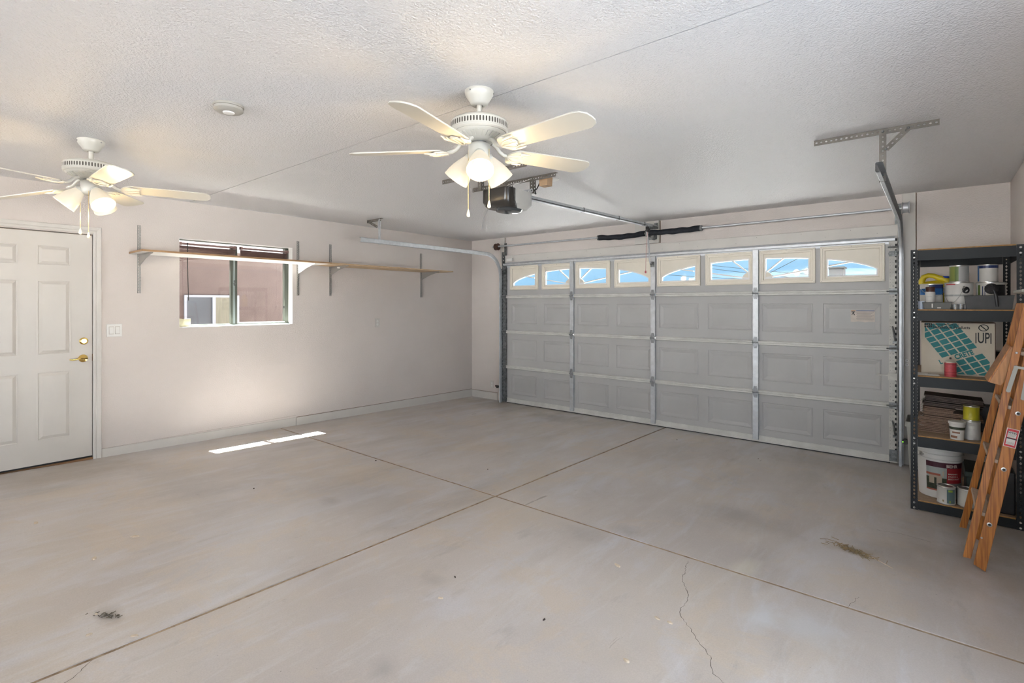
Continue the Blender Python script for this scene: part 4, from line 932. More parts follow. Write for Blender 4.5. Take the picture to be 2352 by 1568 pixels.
# ------------------------------------------------------------------ steel rack
RX0, RX1, RY0, RY1 = 5.706, 6.286, -1.400, -.560
LV = [1.885, 1.458, .988, .561, .102]     # board tops
rk = thing('storage_rack', 'charcoal steel storage rack with five particle board shelves in the right corner', 'shelving rack', ((RX0+RX1)/2, (RY0+RY1)/2, .03))
for (x, y) in ((RX0, RY0), (RX1, RY0), (RX0, RY1), (RX1, RY1)):
    sx = 1 if x == RX0 else -1; sy = 1 if y == RY0 else -1
    b = MB(); z0, z1 = FZ(y)+.0005, 1.882
    def seg(za, zb, kind):
        if kind == 'round': b.perf((x+sx*.019, y, za), (x+sx*.019, y, zb), (.038, 0, 0), .002, .026, .0050, .0060); b.perf((x, y+sy*.019, za), (x, y+sy*.019, zb), (0, .038, 0), .002, .026, .0050, .0060)
        else: b.perf((x+sx*.019, y, za), (x+sx*.019, y, zb), (.038, 0, 0), .002, .026, .0065, .0105, kind='key'); b.perf((x, y+sy*.019, za), (x, y+sy*.019, zb), (0, .038, 0), .002, .026, .0065, .0105, kind='key')
    zz = z1
    for lv in LV:
        bot = lv-.085
        if zz-lv > .03: seg(lv, zz, 'key')
        seg(max(bot, z0), min(lv, z1), 'round'); zz = max(bot, z0)
    if zz-z0 > .02: seg(z0, zz, 'key')
    build('post', b, M['rack'], rk)
for lv in LV:
    zt, zb_ = lv-.008, max(lv-.080, .035)
    for y, sy in ((RY0, 1), (RY1, -1)):
        b = MB(); b.prism([(RX0+.039, y+sy*.001, zb_), (RX0+.039, y+sy*.001, zt), (RX0+.039, y+sy*.022, zt), (RX0+.039, y+sy*.022, zt-.003), (RX0+.039, y+sy*.004, zt-.003), (RX0+.039, y+sy*.004, zb_)], (RX1-RX0-.078, 0, 0)); build('beam', b, M['rack'], rk)
        b = MB()
        for xx in (RX0+.019, RX1-.019):
            for dz in (-.022, -.058): b.lathe([(.007, 0), (.007, .003), (.004, .005)], 10, (xx, y+sy*-.001, lv+dz), (0, -sy, 0))
        build('rivet', b, M['tin'], rk)
    for x, sx in ((RX0, 1), (RX1, -1)):
        b = MB(); b.prism([(x+sx*.001, RY0+.039, zb_), (x+sx*.001, RY0+.039, zt), (x+sx*.022, RY0+.039, zt), (x+sx*.022, RY0+.039, zt-.003), (x+sx*.004, RY0+.039, zt-.003), (x+sx*.004, RY0+.039, zb_)], (0, RY1-RY0-.078, 0)); build('beam', b, M['rack'], rk)
    b = MB(); b.box((RX0+.041, RY0+.003, lv-.0078), (RX1-.041, RY1-.003, lv)); b.box((RX0+.004, RY0+.041, lv-.0079), (RX1-.004, RY1-.041, lv-.0001))
    bd = build('shelf_board', b, M['rackboard'], rk)
    b = MB(); b.box((RX0+.041, RY0+.0025, lv-.0095), (RX1-.041, RY0+.004, lv+.0003)); build('board_edge', b, M['rackedge'], bd)

# ------------------------------------------------------------------ tins, bottles, boxes on the rack
def c_(n, c, r=.5, **k): return mat(n, c, r, **k)
K_white = c_('label_white', (.62, .60, .56), .5); K_blue = c_('label_blue', (.02, .12, .36), .4); K_navy = c_('label_navy', (.015, .03, .12), .35); K_green = c_('label_green', (.10, .16, .03), .45)
K_olive = c_('label_olive', (.24, .28, .06), .45); K_yellow = c_('yellow_plastic', (.72, .56, .02), .35); K_cap = c_('blue_cap', (.01, .05, .42), .4); K_brown = c_('brown_cap', (.06, .02, .015), .25)
K_red = c_('red_enamel', (.48, .06, .07), .45, var=.25, vscale=90); K_grey = c_('label_grey', (.36, .36, .35), .5); K_black = c_('label_black', (.015, .015, .017), .35); K_tray = c_('dark_tray_plastic', (.045, .045, .045), .5, var=.2, vscale=20)
K_ybright = c_('yellow_label', (.42, .38, .015), .4); K_cyan = c_('label_cyan', (.03, .28, .48), .4); K_card = c_('carton_board', (.58, .52, .42), .8, var=.08, vscale=10); K_teal = c_('teal_print', (.03, .20, .21), .7)
K_floorb = c_('flooring_face', (.26, .16, .10), .6, var=.25, vscale=40); K_floord = c_('flooring_dark', (.075, .05, .035), .6, var=.3, vscale=40); K_floore = c_('paper_shreds', (.50, .46, .40), .8)
K_bucket = c_('bucket_white', (.66, .65, .62), .4); K_maroon = c_('maroon_print', (.055, .008, .018), .4); K_redp = c_('red_print', (.26, .015, .02), .4); K_off = c_('off_white_plastic', (.58, .57, .53), .5)
K_tile = c_('terracotta_print', (.36, .10, .06), .5); K_sky = c_('photo_sky_print', (.33, .36, .34), .5); K_plant = c_('plant_print', (.04, .05, .025), .5, var=.6, vscale=60); K_wallp = c_('house_wall_print', (.42, .34, .25), .5)
def arc_band(c, r, z0, z1, a0, a1, n=14, off=.0008):
    """a strip of label wrapped on a can between angles a0..a1 (degrees)"""
    b = MB(); vs = []; fs = []
    for i in range(n+1):
        a = math.radians(a0+(a1-a0)*i/n)
        for z in (z0, z1): vs.append((c[0]+(r+off)*math.cos(a), c[1]+(r+off)*math.sin(a), z))
    for i in range(n): fs.append((2*i, 2*i+2, 2*i+3, 2*i+1))
    return b.add(vs, fs)
def tin(x, y, z, r, h, body, label, bands=(), handle=False, cat='paint can', group=None, lid=None, name='paint_can'):
    t = thing(name, label, cat, (x, y, z), group=group)
    b = MB(); b.lathe([(r, 0), (r+.0018, .002), (r+.0018, .005), (r, .008), (r, h-.009), (r+.002, h-.006), (r+.002, h-.001), (r-.004, h)], 40, (x, y, z), cap1=False)
    build('can_body', b, body, t, smooth=40)
    b = MB(); b.lathe([(r-.003, h-.001), (r-.006, h-.0005), (r-.008, h-.006), (r-.014, h-.006), (r-.016, h-.002), (0, h-.002)], 40, (x, y, z), cap0=False, cap1=False); build('lid', b, lid or M['tin'], t, smooth=40)
    for s in (0, 1):
        b = MB(); b.lathe([(r+.0022, h-.007), (r+.0026, h-.004), (r+.0022, h-.001)] if s else [(r+.0022, .001), (r+.0026, .003), (r+.0022, .006)], 40, (x, y, z), cap0=False, cap1=False); build('rim', b, M['tin'], t, smooth=60)
    for (z0, z1, a0, a1, m_) in bands: build('label_band', arc_band((x, y), r, z+z0, z+z1, a0, a1), m_, t)
    if handle:
        b = MB(); ax, bx = math.radians(handle[0]), math.radians(handle[1]); P = []
        for k in range(17):
            f = k/16; a = ax+(bx-ax)*f; P.append((x+(r+.005)*math.cos(a), y+(r+.005)*math.sin(a), z+h*.82-(h*.62)*math.sin(PI*f)*handle[2]))
        b.tube(P, .0014, 6)
        for a in (ax, bx): b.lathe([(.008, 0), (.006, .004)], 12, (x+(r)*math.cos(a), y+r*math.sin(a), z+h*.82), (math.cos(a), math.sin(a), 0))
        build('wire_handle', b, M['tin'], t)
    return t
VIEW = -93   # direction (degrees) from the rack toward the camera
A, Bz = LV[1]+.0004, LV[2]+.0004
# second shelf
g_ = 'paint tins on the second rack shelf'
def px_xy(u, y): p = at(u, 700, y=y); return p.x
tin(px_xy(2139, -1.20), -1.20, A, .066, .185, K_white, 'blue and white paint can behind the brown-capped spray can', [(.105, .150, -200, 20, K_blue), (.150, .178, -100, 10, K_navy)], (-150, 10, .5), group=g_)
tin(px_xy(2202, -1.205), -1.205, A, .078, .190, K_white, 'large white paint can with a round black mark and drooping wire handle', [(.092, .104, -180, 0, K_grey), (.172, .180, -150, -105, K_red)], (-172, -70, .95), group=g_)
b = MB()
tdot = [o for o in bpy.data.objects if o.name.startswith('paint_can')][-1]
dd = MB(); cx, cy, zc = tdot.location.x, tdot.location.y, A+.135; vs = []; pts = []
for k in range(20):
    a = 2*PI*k/20; an = math.radians(-62)+.30*math.cos(a); pts.append((cx+.0795*math.cos(an), cy+.0795*math.sin(an), zc+.024*math.sin(a)))
dd.add(pts, [tuple(range(20))]); build('round_mark', dd, K_black, tdot)
tin(px_xy(2203, -1.20), -1.20, A+.191, .053, .122, M['tin'], 'olive-labelled small can stacked on the large white can', [(.008, .112, -170, -118, K_olive), (.008, .112, -118, -95, K_green), (.008, .112, -95, -20, K_grey)], group=g_)
tin(px_xy(2276, -1.16), -1.16, A, .078, .188, K_white, 'large white paint can with black drips below a blue-topped can', [(.060, .170, -75, -30, K_black), (.10, .17, -150, -138, K_green), (.03, .16, -128, -124, K_navy), (.05, .16, -118, -115, K_navy)], group=g_)
tin(px_xy(2269, -1.16), -1.16, A+.189, .053, .125, K_white, 'small white can with dark blue top band, stacked at the right', [(.098, .116, -200, 20, K_navy), (.008, .116, -175, -150, K_blue)], group=g_)
# jug
jg = thing('detergent_jug', 'yellow plastic jug with blue cap behind the paint cans', 'jug', (px_xy(2150, -1.02), -1.02, A))
jx, jy = jg.location.x, -1.02; YJ = .060
outl = [(-.085, 0), (.085, 0), (.088, .15), (.086, .195), (.074, .225), (.050, .236), (.015, .240), (-.020, .262), (-.055, .262), (-.080, .240), (-.090, .20), (-.088, .14)]
holeo = [(-.050, .200), (-.020, .212), (.020, .222), (.026, .232), (.010, .234), (-.030, .240), (-.052, .236), (-.062, .222)]
b = MB()
def jl(s_, d): return [(jx+p[0]*s_, jy+d, A+.004+p[1]*(s_ if p[1] > .02 else 1)) for p in outl]
b.prism([(jx+p[0], jy-YJ*.9, A+.002+p[1]) for p in outl[:3]]+[(jx+.086, jy-YJ*.9, A+.197), (jx-.088, jy-YJ*.9, A+.197)], (0, YJ*1.8, 0)); build('jug_body', b, K_yellow, jg, bevel=.012)
b = MB(); P = [(-.082, .19), (-.084, .215), (-.072, .243), (-.045, .256), (-.015, .252), (.015, .235), (.05, .225), (.08, .19)]
b.tube([(jx+p[0], jy, A+p[1]) for p in P], [.022, .021, .020, .018, .018, .020, .024, .030], 12); b.tube([(jx-.06, jy, A+.185), (jx+.08, jy, A+.20)], .025, 12); build('jug_handle', b, K_yellow, jg, smooth=60)
b = MB(); b.lathe([(.022, .228), (.022, .243), (.019, .247), (0, .247)], 20, (jx+.055, jy, A), cap1=False); build('jug_cap', b, K_cap, jg, smooth=40)
b = MB(); b.tube([(jx-.086, jy+.03, A+.20), (jx-.074, jy+.03, A+.245), (jx-.04, jy+.03, A+.262)], .012, 8); build('jug_back', b, K_black, jg)
# brown-capped spray can
t = thing('spray_can', 'white spray can with a brown cap in front of the blue paint can', 'spray can', (px_xy(2136.5, -1.315), -1.315, A)); x, y = t.location.x, -1.315
b = MB(); b.lathe([(.028, 0), (.029, .004), (.029, .118), (.027, .124)], 28, (x, y, A)); build('can_body', b, K_white, t, smooth=40)
b = MB(); b.lathe([(.0275, .124), (.0275, .157), (.025, .160), (0, .160)], 28, (x, y, A), cap1=False); build('cap', b, K_brown, t, smooth=40)
b = MB()
for k in range(9): build('label_line', arc_band((x, y), .029, A+.020+k*.010, A+.0215+k*.010, -140, -60-(k % 3)*10), K_grey, t) if k in (1, 4, 7) else None
# trays
def tray(name, x0, x1, y0, y1, z, h, m_, lab, cat='paint tray', hatch=True):
    t = thing(name, lab, cat, ((x0+x1)/2, (y0+y1)/2, z)); b = MB(); i = .010
    b.loops([[(x0-.004, y0-.004, z+h), (x1+.004, y0-.004, z+h), (x1+.004, y1+.004, z+h), (x0-.004, y1+.004, z+h)], [(x0, y0, z+h-.003), (x1, y0, z+h-.003), (x1, y1, z+h-.003), (x0, y1, z+h-.003)], [(x0+i, y0+i, z), (x1-i, y0+i, z), (x1-i, y1-i, z), (x0+i, y1-i, z)]])
    b.loops([[(x0-.004, y0-.004, z+h), (x1+.004, y0-.004, z+h), (x1+.004, y1+.004, z+h), (x0-.004, y1+.004, z+h)], [(x0+.004, y0+.004, z+h-.001), (x1-.004, y0+.004, z+h-.001), (x1-.004, y1-.004, z+h-.001), (x0+.004, y1-.004, z+h-.001)], [(x0+i+.003, y0+i+.003, z+.003), (x1-i-.003, y0+i+.003, z+.003), (x1-i-.003, y1-i-.003, z+.003), (x0+i+.003, y1-i-.003, z+.003)]])
    build('tray_body', b, m_, t); return t
xx0, xx1 = px_xy(2119, -1.385), px_xy(2186, -1.385); tr_ = tray('paint_tray', xx0, xx1, -1.388, -1.352, A, .050, c_('grey_tray', (.13, .13, .12), .5), 'small grey paint tray at the front left of the second shelf')
b = MB(); b.box((xx0+.05, -1.3905, A+.012), (xx0+.056, -1.388, A+.040)); b.box((xx0+.08, -1.3905, A+.008), (xx0+.10, -1.388, A+.014)); build('paint_drip', b, K_white, tr_)
xx0, xx1 = px_xy(2216, -1.37), px_xy(2338, -1.37); xx1 = min(xx1, 6.24)
tr2_ = tray('roller_tray', xx0, xx1, -1.385, -1.29, A, .095, K_tray, 'large dark paint roller tray at the front right of the second shelf')
t = thing('paint_roller', 'dark paint brush head and handle lying over the roller tray', 'paint roller', (px_xy(2280, -1.33), -1.33, A+.095)); x = t.location.x
b = MB(); b.lathe([(.018, -.045), (.032, -.03), (.036, 0), (.032, .03), (.018, .045)], 20, (x-.006, -1.335, A+.140), (0, 1, .1)); build('roller_head', b, c_('dark_nap', (.03, .028, .03), .9, bump=.8, bscale=120), t, smooth=60)
b = MB(); b.tube([(x, -1.402, A+.13), (x+.012, -1.402, A+.09), (x+.018, -1.402, A+.02)], [.007, .009, .008], 10); build('handle', b, K_black, t, smooth=60)
def tub(name, x, y, z, r0, r1, h, m_, lab, cat):
    b = MB(); b.lathe([(r0, 0), (r1, h), (r1+.003, h), (r1+.003, h-.004)], 24, (x, y, z), cap1=False); return solo(name, b, m_, lab, cat, loc=(x, y, z), smooth=40)
tub('plastic_cup', px_xy(2113.5, -1.34)+.006, -1.345, A, .016, .019, .058, c_('frosted_plastic', (.45, .50, .60), .3), 'small frosted plastic cup beside the left rack post', 'cup')
tub('plastic_cup', px_xy(2193, -1.36), -1.37, A, .016, .019, .034, M['clearplastic'], 'clear plastic cup between the two paint trays, left one', 'cup')
tub('plastic_cup', px_xy(2207, -1.36), -1.37, A, .016, .019, .036, M['clearplastic'], 'clear plastic cup between the two paint trays, right one', 'cup')
# third shelf: the big carton
bx0, bx1, by0, by1, bz0, bz1 = px_xy(2116, -1.22), px_xy(2287, -1.22), -1.22, -.92, Bz, 1.366
cb = thing('carton', 'white carton with teal tile print and UP arrows on the third shelf', 'box', ((bx0+bx1)/2, (by0+by1)/2, bz0))
b = MB(); b.box((bx0, by0, bz0), (bx1, by1, bz1)); build('carton_body', b, K_card, cb)
b = MB(); b.box((bx0, by0-.001, bz1-.006), (bx1, by0, bz1)); b.box((bx1-.004, by0-.0012, bz0), (bx1, by0, bz1)); build('carton_fold', b, c_('carton_shadow_edge', (.12, .08, .06), .9), cb)
# teal squares in the slanting band, clipped to the face
FYc = by0-.0012; Wd, Hd = bx1-bx0, bz1-bz0
def clip(poly, a, bq, c):   # keep a*x+b*y<=c
    out = []
    for i in range(len(poly)):
        p, q = poly[i], poly[(i+1) % len(poly)]; dp = a*p[0]+bq*p[1]-c; dq = a*q[0]+bq*q[1]-c
        if dp <= 0: out.append(p)
        if dp*dq < 0: s_ = dp/(dp-dq); out.append((p[0]+(q[0]-p[0])*s_, p[1]+(q[1]-p[1])*s_))
    return out
uu = Vector((.66, -1.0)).normalized(); vv = Vector((.93, .42)).normalized()   # along the band, across it (face coordinates)
o0 = Vector((.030, Hd-.030)); stp, cw_ = .0535, .0445; b = MB(); cnt = 0
for r in range(-3, 13):
    for q in range(-1, 3):
        if r == 6 and q >= 0: continue
        if r == 6 and q == -1: continue
        o = o0+uu*(r*stp*.79)+vv*(q*stp)
        pl = [o+uu*0, o+uu*cw_*.80, o+uu*cw_*.80+vv*cw_, o+vv*cw_]; pl = [(p.x, p.y) for p in pl]
        if min((o-o0).dot(vv), 0) < -stp*1.2: continue
        for (a_, b_, c__) in ((-1, 0, -.020), (1, 0, Wd-.03), (0, -1, -.010), (0, 1, Hd-.008)): pl = clip(pl, a_, b_, c__) if pl else pl
        if len(pl) >= 3: b.poly([(bx0+p[0], FYc, bz0+p[1]) for p in pl])
build('tile_print', b, K_teal, cb)
text_mesh('lettering', 'CRETE', .046, K_teal, cb, (bx0+.193, FYc-.0004, bz0+.113), (vv.x, 0, vv.y), (-vv.y, 0, vv.x), bold=.002, xs=.80)
text_mesh('lettering', 'L', .040, K_teal, cb, (bx0+.108, FYc-.0004, bz0+.074), (vv.x, 0, vv.y), (-vv.y, 0, vv.x), bold=.002, xs=.80)
text_mesh('lettering', 'Installation Products', .0285, m_blk, cb, (bx0+.066, FYc-.0008, bz1-.046), (1, 0, 0), (0, 0, 1), bold=.0006, xs=.86)
text_mesh('lettering', 'Tile, Floor, Marble & Stone', .0125, m_blk, cb, (bx0+.072, FYc-.0008, bz1-.022), (1, 0, 0), (0, 0, 1), bold=.0003)
text_mesh('lettering', 'UP', .105, m_blk, cb, (bx0+.306, FYc-.0008, bz1-.142), (1, 0, 0), (0, 0, 1), bold=.001, xs=.50)
b = MB(); b.box((bx0+.296, FYc-.0008, bz1-.145), (bx0+.3015, FYc, bz1-.072)); b.box((bx0+.373, FYc-.0008, bz1-.145), (bx0+.3785, FYc, bz1-.072)); 
for i in range(4):
    for j in range(2): b.box((bx0+.018+i*.0115, FYc-.0008, bz1-.040+j*.0165), (bx0+.0275+i*.0115, FYc, bz1-.0265+j*.0165))
cxr, czr = bx0+.338, bz1-.036; ring = [[(cxr+r*math.cos(2*PI*k/28), FYc-.0006, czr+r*.88*math.sin(2*PI*k/28)) for k in range(28)] for r in (.027, .0215)]; b.loops(ring, capend=False); b.beam((cxr-.016, FYc-.0006, czr+.016), (cxr+.016, FYc-.0006, czr-.016), (.0045, 0, .004), (0, .0004, 0)); build('black_print', b, m_blk, cb)
# red spray can
t = thing('spray_can', 'red aerosol can with cream top and black nozzle in front of the carton', 'spray can', (px_xy(2183, -1.335), -1.335, Bz)); x, y = t.location.x, -1.335
b = MB(); b.lathe([(.0315, 0), (.033, .004), (.0325, .095), (.031, .098)], 30, (x, y, Bz)); build('can_body', b, K_red, t, smooth=40)
b = MB(); b.lathe([(.0315, .098), (.031, .104), (.022, .113), (.012, .117), (.010, .121)], 30, (x, y, Bz)); build('can_shoulder', b, c_('cream_metal', (.55, .52, .42), .35, metal=.3), t, smooth=40)
b = MB(); b.lathe([(.006, .120), (.006, .132), (.004, .135)], 14, (x, y, Bz)); build('nozzle', b, K_black, t)
for k, zz in enumerate((.012, .030, .086)): build('label_band', arc_band((x, y), .0327, Bz+zz, Bz+zz+.004, -175, -5), c_('dark_red_print', (.26, .02, .03), .5), t)
b = MB(); b.lathe([(.0, 0), (.038, 0), (.040, .004), (.036, .008), (.020, .010), (0, .010)], 28, (px_xy(2142, -1.335), -1.335, Bz), cap0=False, cap1=False); solo('plastic_disc', b, K_off, 'white plastic lid lying at the front of the third shelf', 'plastic disc', loc=(px_xy(2142, -1.335), -1.335, Bz), smooth=40)
b = MB(); b.prism([(5.735, -1.36, Bz), (5.80, -1.36, Bz), (5.80, -1.25, Bz), (5.735, -1.20, Bz)], (0, 0, .004)); solo('paper_sheet', b, K_white, 'white paper sheet at the left edge of the third shelf', 'paper', loc=(5.76, -1.3, Bz))
tin(6.226, -1.02, Bz, .055, .178, K_black, 'black and blue paint can right of the carton, behind the ladder', [(.035, .110, -200, 20, K_cyan), (.118, .135, -110, -60, K_cyan)], (-215, -60, .6))
# fourth shelf: stack of flooring boards
Cz = LV[3]+.0004
random.seed(3); fx0, fx1 = 5.742, 6.062; z = Cz; nfl = 24; proto = None
for k in range(nfl):
    th = .0095; top_ = k >= 17
    L_ = (fx1-fx0)*(1 if top_ else (.98 if k < 11 else .98)); 
    if 14 <= k < 17: L_ = .165
    if 11 <= k < 14: L_ = .24 if k > 12 else L_
    if proto is None:
        b = MB(); b.box((0, -.21, 0), (1, .0, th-.0012)); b.box((0, -.21, th-.0035), (1.006, -.002, th-.0015))
        proto = build('flooring_board', b, K_floorb); o = proto
    else:
        o = proto.copy(); COL.objects.link(o)
    if top_:
        o.data = o.data
    zk = z+random.uniform(0, .0006); z += th+.0008+(.0016 if k in (10, 16, 19) else 0)
    o.location = (fx0+random.uniform(-.004, .010)+(.028 if k > 9 else 0)+(.012 if k > 19 else 0), -1.005+random.uniform(-.008, .008), zk)
    o.scale = (L_+random.uniform(-.008, .008), 1, 1); o.rotation_euler = (0, math.radians(2.0 if k < 17 else 3.2)*(0 if k == 0 else min(1, k/4)), random.uniform(-.008, .008))
    tag(o, ['brown laminate flooring board in the stack on the fourth rack shelf', 'brown laminate flooring board in the stack on the fourth rack shelf'][0], 'flooring board', 'flooring boards stacked on the fourth shelf')
# each board tilts the same way, so they stay parallel: fix their heights
bs = [o for o in bpy.data.objects if o.name.startswith('flooring_board')]
pos = Cz+.0004
for k, o in enumerate(bs):
    L_ = o.scale[0]; ang = math.radians(1.6 if k < 17 else 2.6)*min(1, k/6); o.rotation_euler[1] = ang
    o.location.z = pos + .32*math.sin(ang); pos += .0102 + (.004 if k in (10, 16, 19) else 0)
dk = bpy.data.materials['flooring_dark']
for o in bs[17:]:
    o.data = bs[17].data if o is not bs[17] else o.data.copy()
bs[17].data.materials[0] = dk
for o in bs[18:]: o.data = bs[17].data
b = MB()
for k in range(26):
    z_ = random.uniform(Cz+.04, Cz+.27); y_ = random.uniform(-1.212, -1.15); x_ = 5.748+random.uniform(-.004, .02)+.1*(z_-Cz)
    b.beam((x_-.012, y_, z_), (x_+random.uniform(.0, .014), y_+random.uniform(-.01, .01), z_+random.uniform(-.02, .02)), (0, .012, 0), (0, 0, .0012))
b.beam((5.744, -1.225, .772), (5.772, -1.220, .80), (0, .02, 0), (.005, 0, .004))
tag(build('torn_paper', b, K_floore, kind='stuff'), 'torn paper edges sticking out of the left side of the board stack', 'paper')
b = MB(); b.box((6.078, -.98, Cz), (6.24, -.83, Cz+.125)); b.prism([(6.078, -.98, Cz+.125), (6.24, -.98, Cz+.125), (6.20, -.98, Cz+.185), (6.12, -.98, Cz+.185)], (0, .15, 0)); solo('dark_carton', b, K_tray, 'dark carton with sloping top at the right of the fourth shelf', 'box', loc=(6.16, -.9, Cz))
tin(px_xy(2230, -1.285), -1.285, Cz, .050, .128, c_('label_lightgrey', (.50, .49, .47), .45), 'light grey can supporting the yellow can on the fourth shelf', [(.010, .118, -120, -118, K_grey), (.08, .10, -112, -70, K_off)], group='cans at the front of the fourth shelf')
tin(px_xy(2231, -1.285), -1.285, Cz+.129, .043, .102, K_ybright, 'yellow can stacked on the light grey can', [(.006, .095, -60, -57, K_olive)], group='cans at the front of the fourth shelf')
t = thing('spackle_tub', 'small white tub with a green band left of the grey can', 'tub', (px_xy(2202.5, -1.34)-.006, -1.354, Cz)); x, y = t.location.x-.004, -1.354
b = MB(); b.lathe([(.036, 0), (.044, .105), (.048, .107), (.048, .122), (.046, .124), (0, .124)], 30, (x, y, Cz), cap1=False); build('tub_body', b, K_white, t, smooth=40)
def cone_band(z0, z1, m_, a0=-190, a1=0): 
    vs = []; fs = []; n = 14
    for i in range(n+1):
        a = math.radians(a0+(a1-a0)*i/n)
        for zz in (z0, z1): r = .0370+.008*zz/.105; vs.append((x+r*math.cos(a), y+r*math.sin(a), Cz+zz))
    for i in range(n): fs.append((2*i, 2*i+2, 2*i+3, 2*i+1))
    build('label_band', MB().add(vs, fs), m_, t)
cone_band(.070, .088, K_plant); cone_band(.012, .028, c_('brown_print', (.25, .12, .07), .6), -150, -90); cone_band(.045, .056, bpy.data.materials['brown_print'], -130, -70)
# bottom shelf: white bucket with a printed label
Dz = LV[4]+.0004
bk = thing('bucket', 'white five-gallon paint bucket with a maroon house label on the bottom shelf', 'bucket', (px_xy(2158, -1.17)+.0, -1.155, Dz)); x, y = bk.location.x, bk.location.y
BR0, BR1, BH = .118, .132, .372
def br(z_): return BR0+(BR1-BR0)*z_/BH
b = MB(); b.lathe([(BR0-.003, 0), (BR0, .003), (br(.27), .27), (br(.27)+.006, .272), (br(.28)+.006, .278), (br(.28), .281), (br(.305), .305), (br(.305)+.007, .307), (br(.31)+.007, .313), (br(.31), .316), (br(.335), .335), (br(.335)+.007, .337), (BR1+.008, .344)], 56, (x, y, Dz)); build('bucket_body', b, K_bucket, bk, smooth=35)
b = MB(); b.lathe([(BR1+.004, .340), (BR1+.012, .342), (BR1+.012, .362), (BR1+.008, .366), (BR1-.004, .366), (BR1-.010, .360), (0, .360)], 56, (x, y, Dz), cap0=False, cap1=False); build('bucket_lid', b, K_bucket, bk, smooth=35)
b = MB(); b.lathe([(.016, 0), (.016, .008)], 16, (x+br(.3)*math.cos(math.radians(-140)), y+br(.3)*math.sin(math.radians(-140)), Dz+.30), (math.cos(math.radians(-140)), math.sin(math.radians(-140)), 0)); b.tube([(x+(br(.3)+.01)*math.cos(math.radians(a)), y+(br(.3)+.01)*math.sin(math.radians(a)), Dz+.30-.03*math.sin(PI*(a+200)/60) if a > -200 else Dz+.30) for a in range(-195, -135, 5)], .0022, 6); build('bucket_bail', b, M['tin'], bk)
def band(z0, z1, a0, a1, m_, off=.0012, n=16):
    vs = []; fs = []
    for i in range(n+1):
        a = math.radians(a0+(a1-a0)*i/n)
        for zz in (z0, z1): vs.append((x+(br(zz)+off)*math.cos(a), y+(br(zz)+off)*math.sin(a), Dz+zz))
    for i in range(n): fs.append((2*i, 2*i+2, 2*i+3, 2*i+1))
    return MB().add(vs, fs)
lb = build('label', band(.055, .262, -126, -20, K_sky), K_sky, bk)
build('label_header', band(.225, .262, -126, -20, None, .0018), K_maroon, lb)
build('label_side', band(.118, .225, -72, -20, None, .0018), K_redp, lb)
build('label_print', band(.055, .150, -126, -72, None, .0016), K_plant, lb)
build('label_print', band(.105, .168, -118, -84, None, .0020), K_wallp, lb)
build('label_print', band(.165, .180, -126, -88, None, .0022), K_tile, lb)
build('label_print', band(.105, .150, -104, -98, None, .0026), K_plant, lb)
build('label_print', band(.055, .066, -126, -90, None, .0024), K_tile, lb)
build('label_print', band(.165, .200, -83, -79, None, .0024), K_wallp, lb)
def curved_text(txt, size, zz, a_start, m_, xs=1.0):
    o = text_mesh('lettering', txt, size, m_, lb, (0, 0, 0), (1, 0, 0), (0, 0, 1), depth=.0, bold=size*.02, xs=xs)
    off = ORG[bk.name]
    for v in o.data.vertices:
        q = v.co+off; a = math.radians(a_start)+q.x/BR1; r = br(zz)+.0032; v.co = Vector((x+r*math.cos(a), y+r*math.sin(a), Dz+zz+q.z))-off
curved_text('BEHR', .030, .230, -74, c_('label_letter_white', (.60, .56, .48), .5))
for i, tx in enumerate(('MASONRY,', 'STUCCO &', 'BRICK PAINT')): curved_text(tx, .014, .180-.018*i, -69, bpy.data.materials['label_letter_white'])
tin(px_xy(2173.5, -1.342), -1.342, Dz, .0505, .122, K_off, 'cream paint can with green and blue label in front of the bucket', [(.012, .108, -88, -30, c_('bluegreen_print', (.13, .20, .20), .5)), (.016, .030, -72, -64, c_('lime_print', (.35, .50, .05), .5)), (.090, .104, -78, -50, bpy.data.materials['lime_print']), (.018, .032, -115, -104, c_('ochre_print', (.30, .24, .12), .6))], group='cans at the front of the bottom shelf')
tin(px_xy(2221, -1.325), -1.325, Dz, .0505, .122, K_off, 'white paint can with barcode partly behind the ladder foot', [(.012, .030, -104, -84, K_grey)], group='cans at the front of the bottom shelf')
b = MB(); b.box((6.012, -1.16, Dz), (6.24, -.80, Dz+.16)); b.box((6.004, -1.168, Dz+.16), (6.248, -.79, Dz+.20)); solo('dark_tub', b, c_('dark_green_plastic', (.03, .045, .035), .5), 'dark lidded tub at the right of the bottom shelf', 'tub', loc=(6.126, -.98, Dz), bevel=.006)
b = MB(); b.box((6.10, -1.355, Dz), (6.25, -1.18, Dz+.28)); solo('black_case', b, K_black, 'black case at the right front of the bottom shelf', 'case', loc=(6.17, -1.27, Dz), bevel=.01)
# bin behind the rack
b = MB(); zf = FZ(-.3)
def rr(i, z_): return rrect(5.640+i, -.500+i, 5.93-i, -.100-i, .04, z_)
b.loops([rr(.035, zf+.001), rr(.012, .44), rr(0, .442), rr(0, .455), rr(.004, .47), rr(.004, .485)], capend=False); b.poly(rr(.035, zf+.001)); b.loops([rr(.004, .485), rr(.008, .485), rr(.038, zf+.006)])
solo('waste_bin', b, c_('pale_grey_plastic', (.40, .40, .37), .45), 'pale grey plastic bin behind the rack beside the right door track', 'bin', loc=(5.785, -.3, zf), smooth=40)

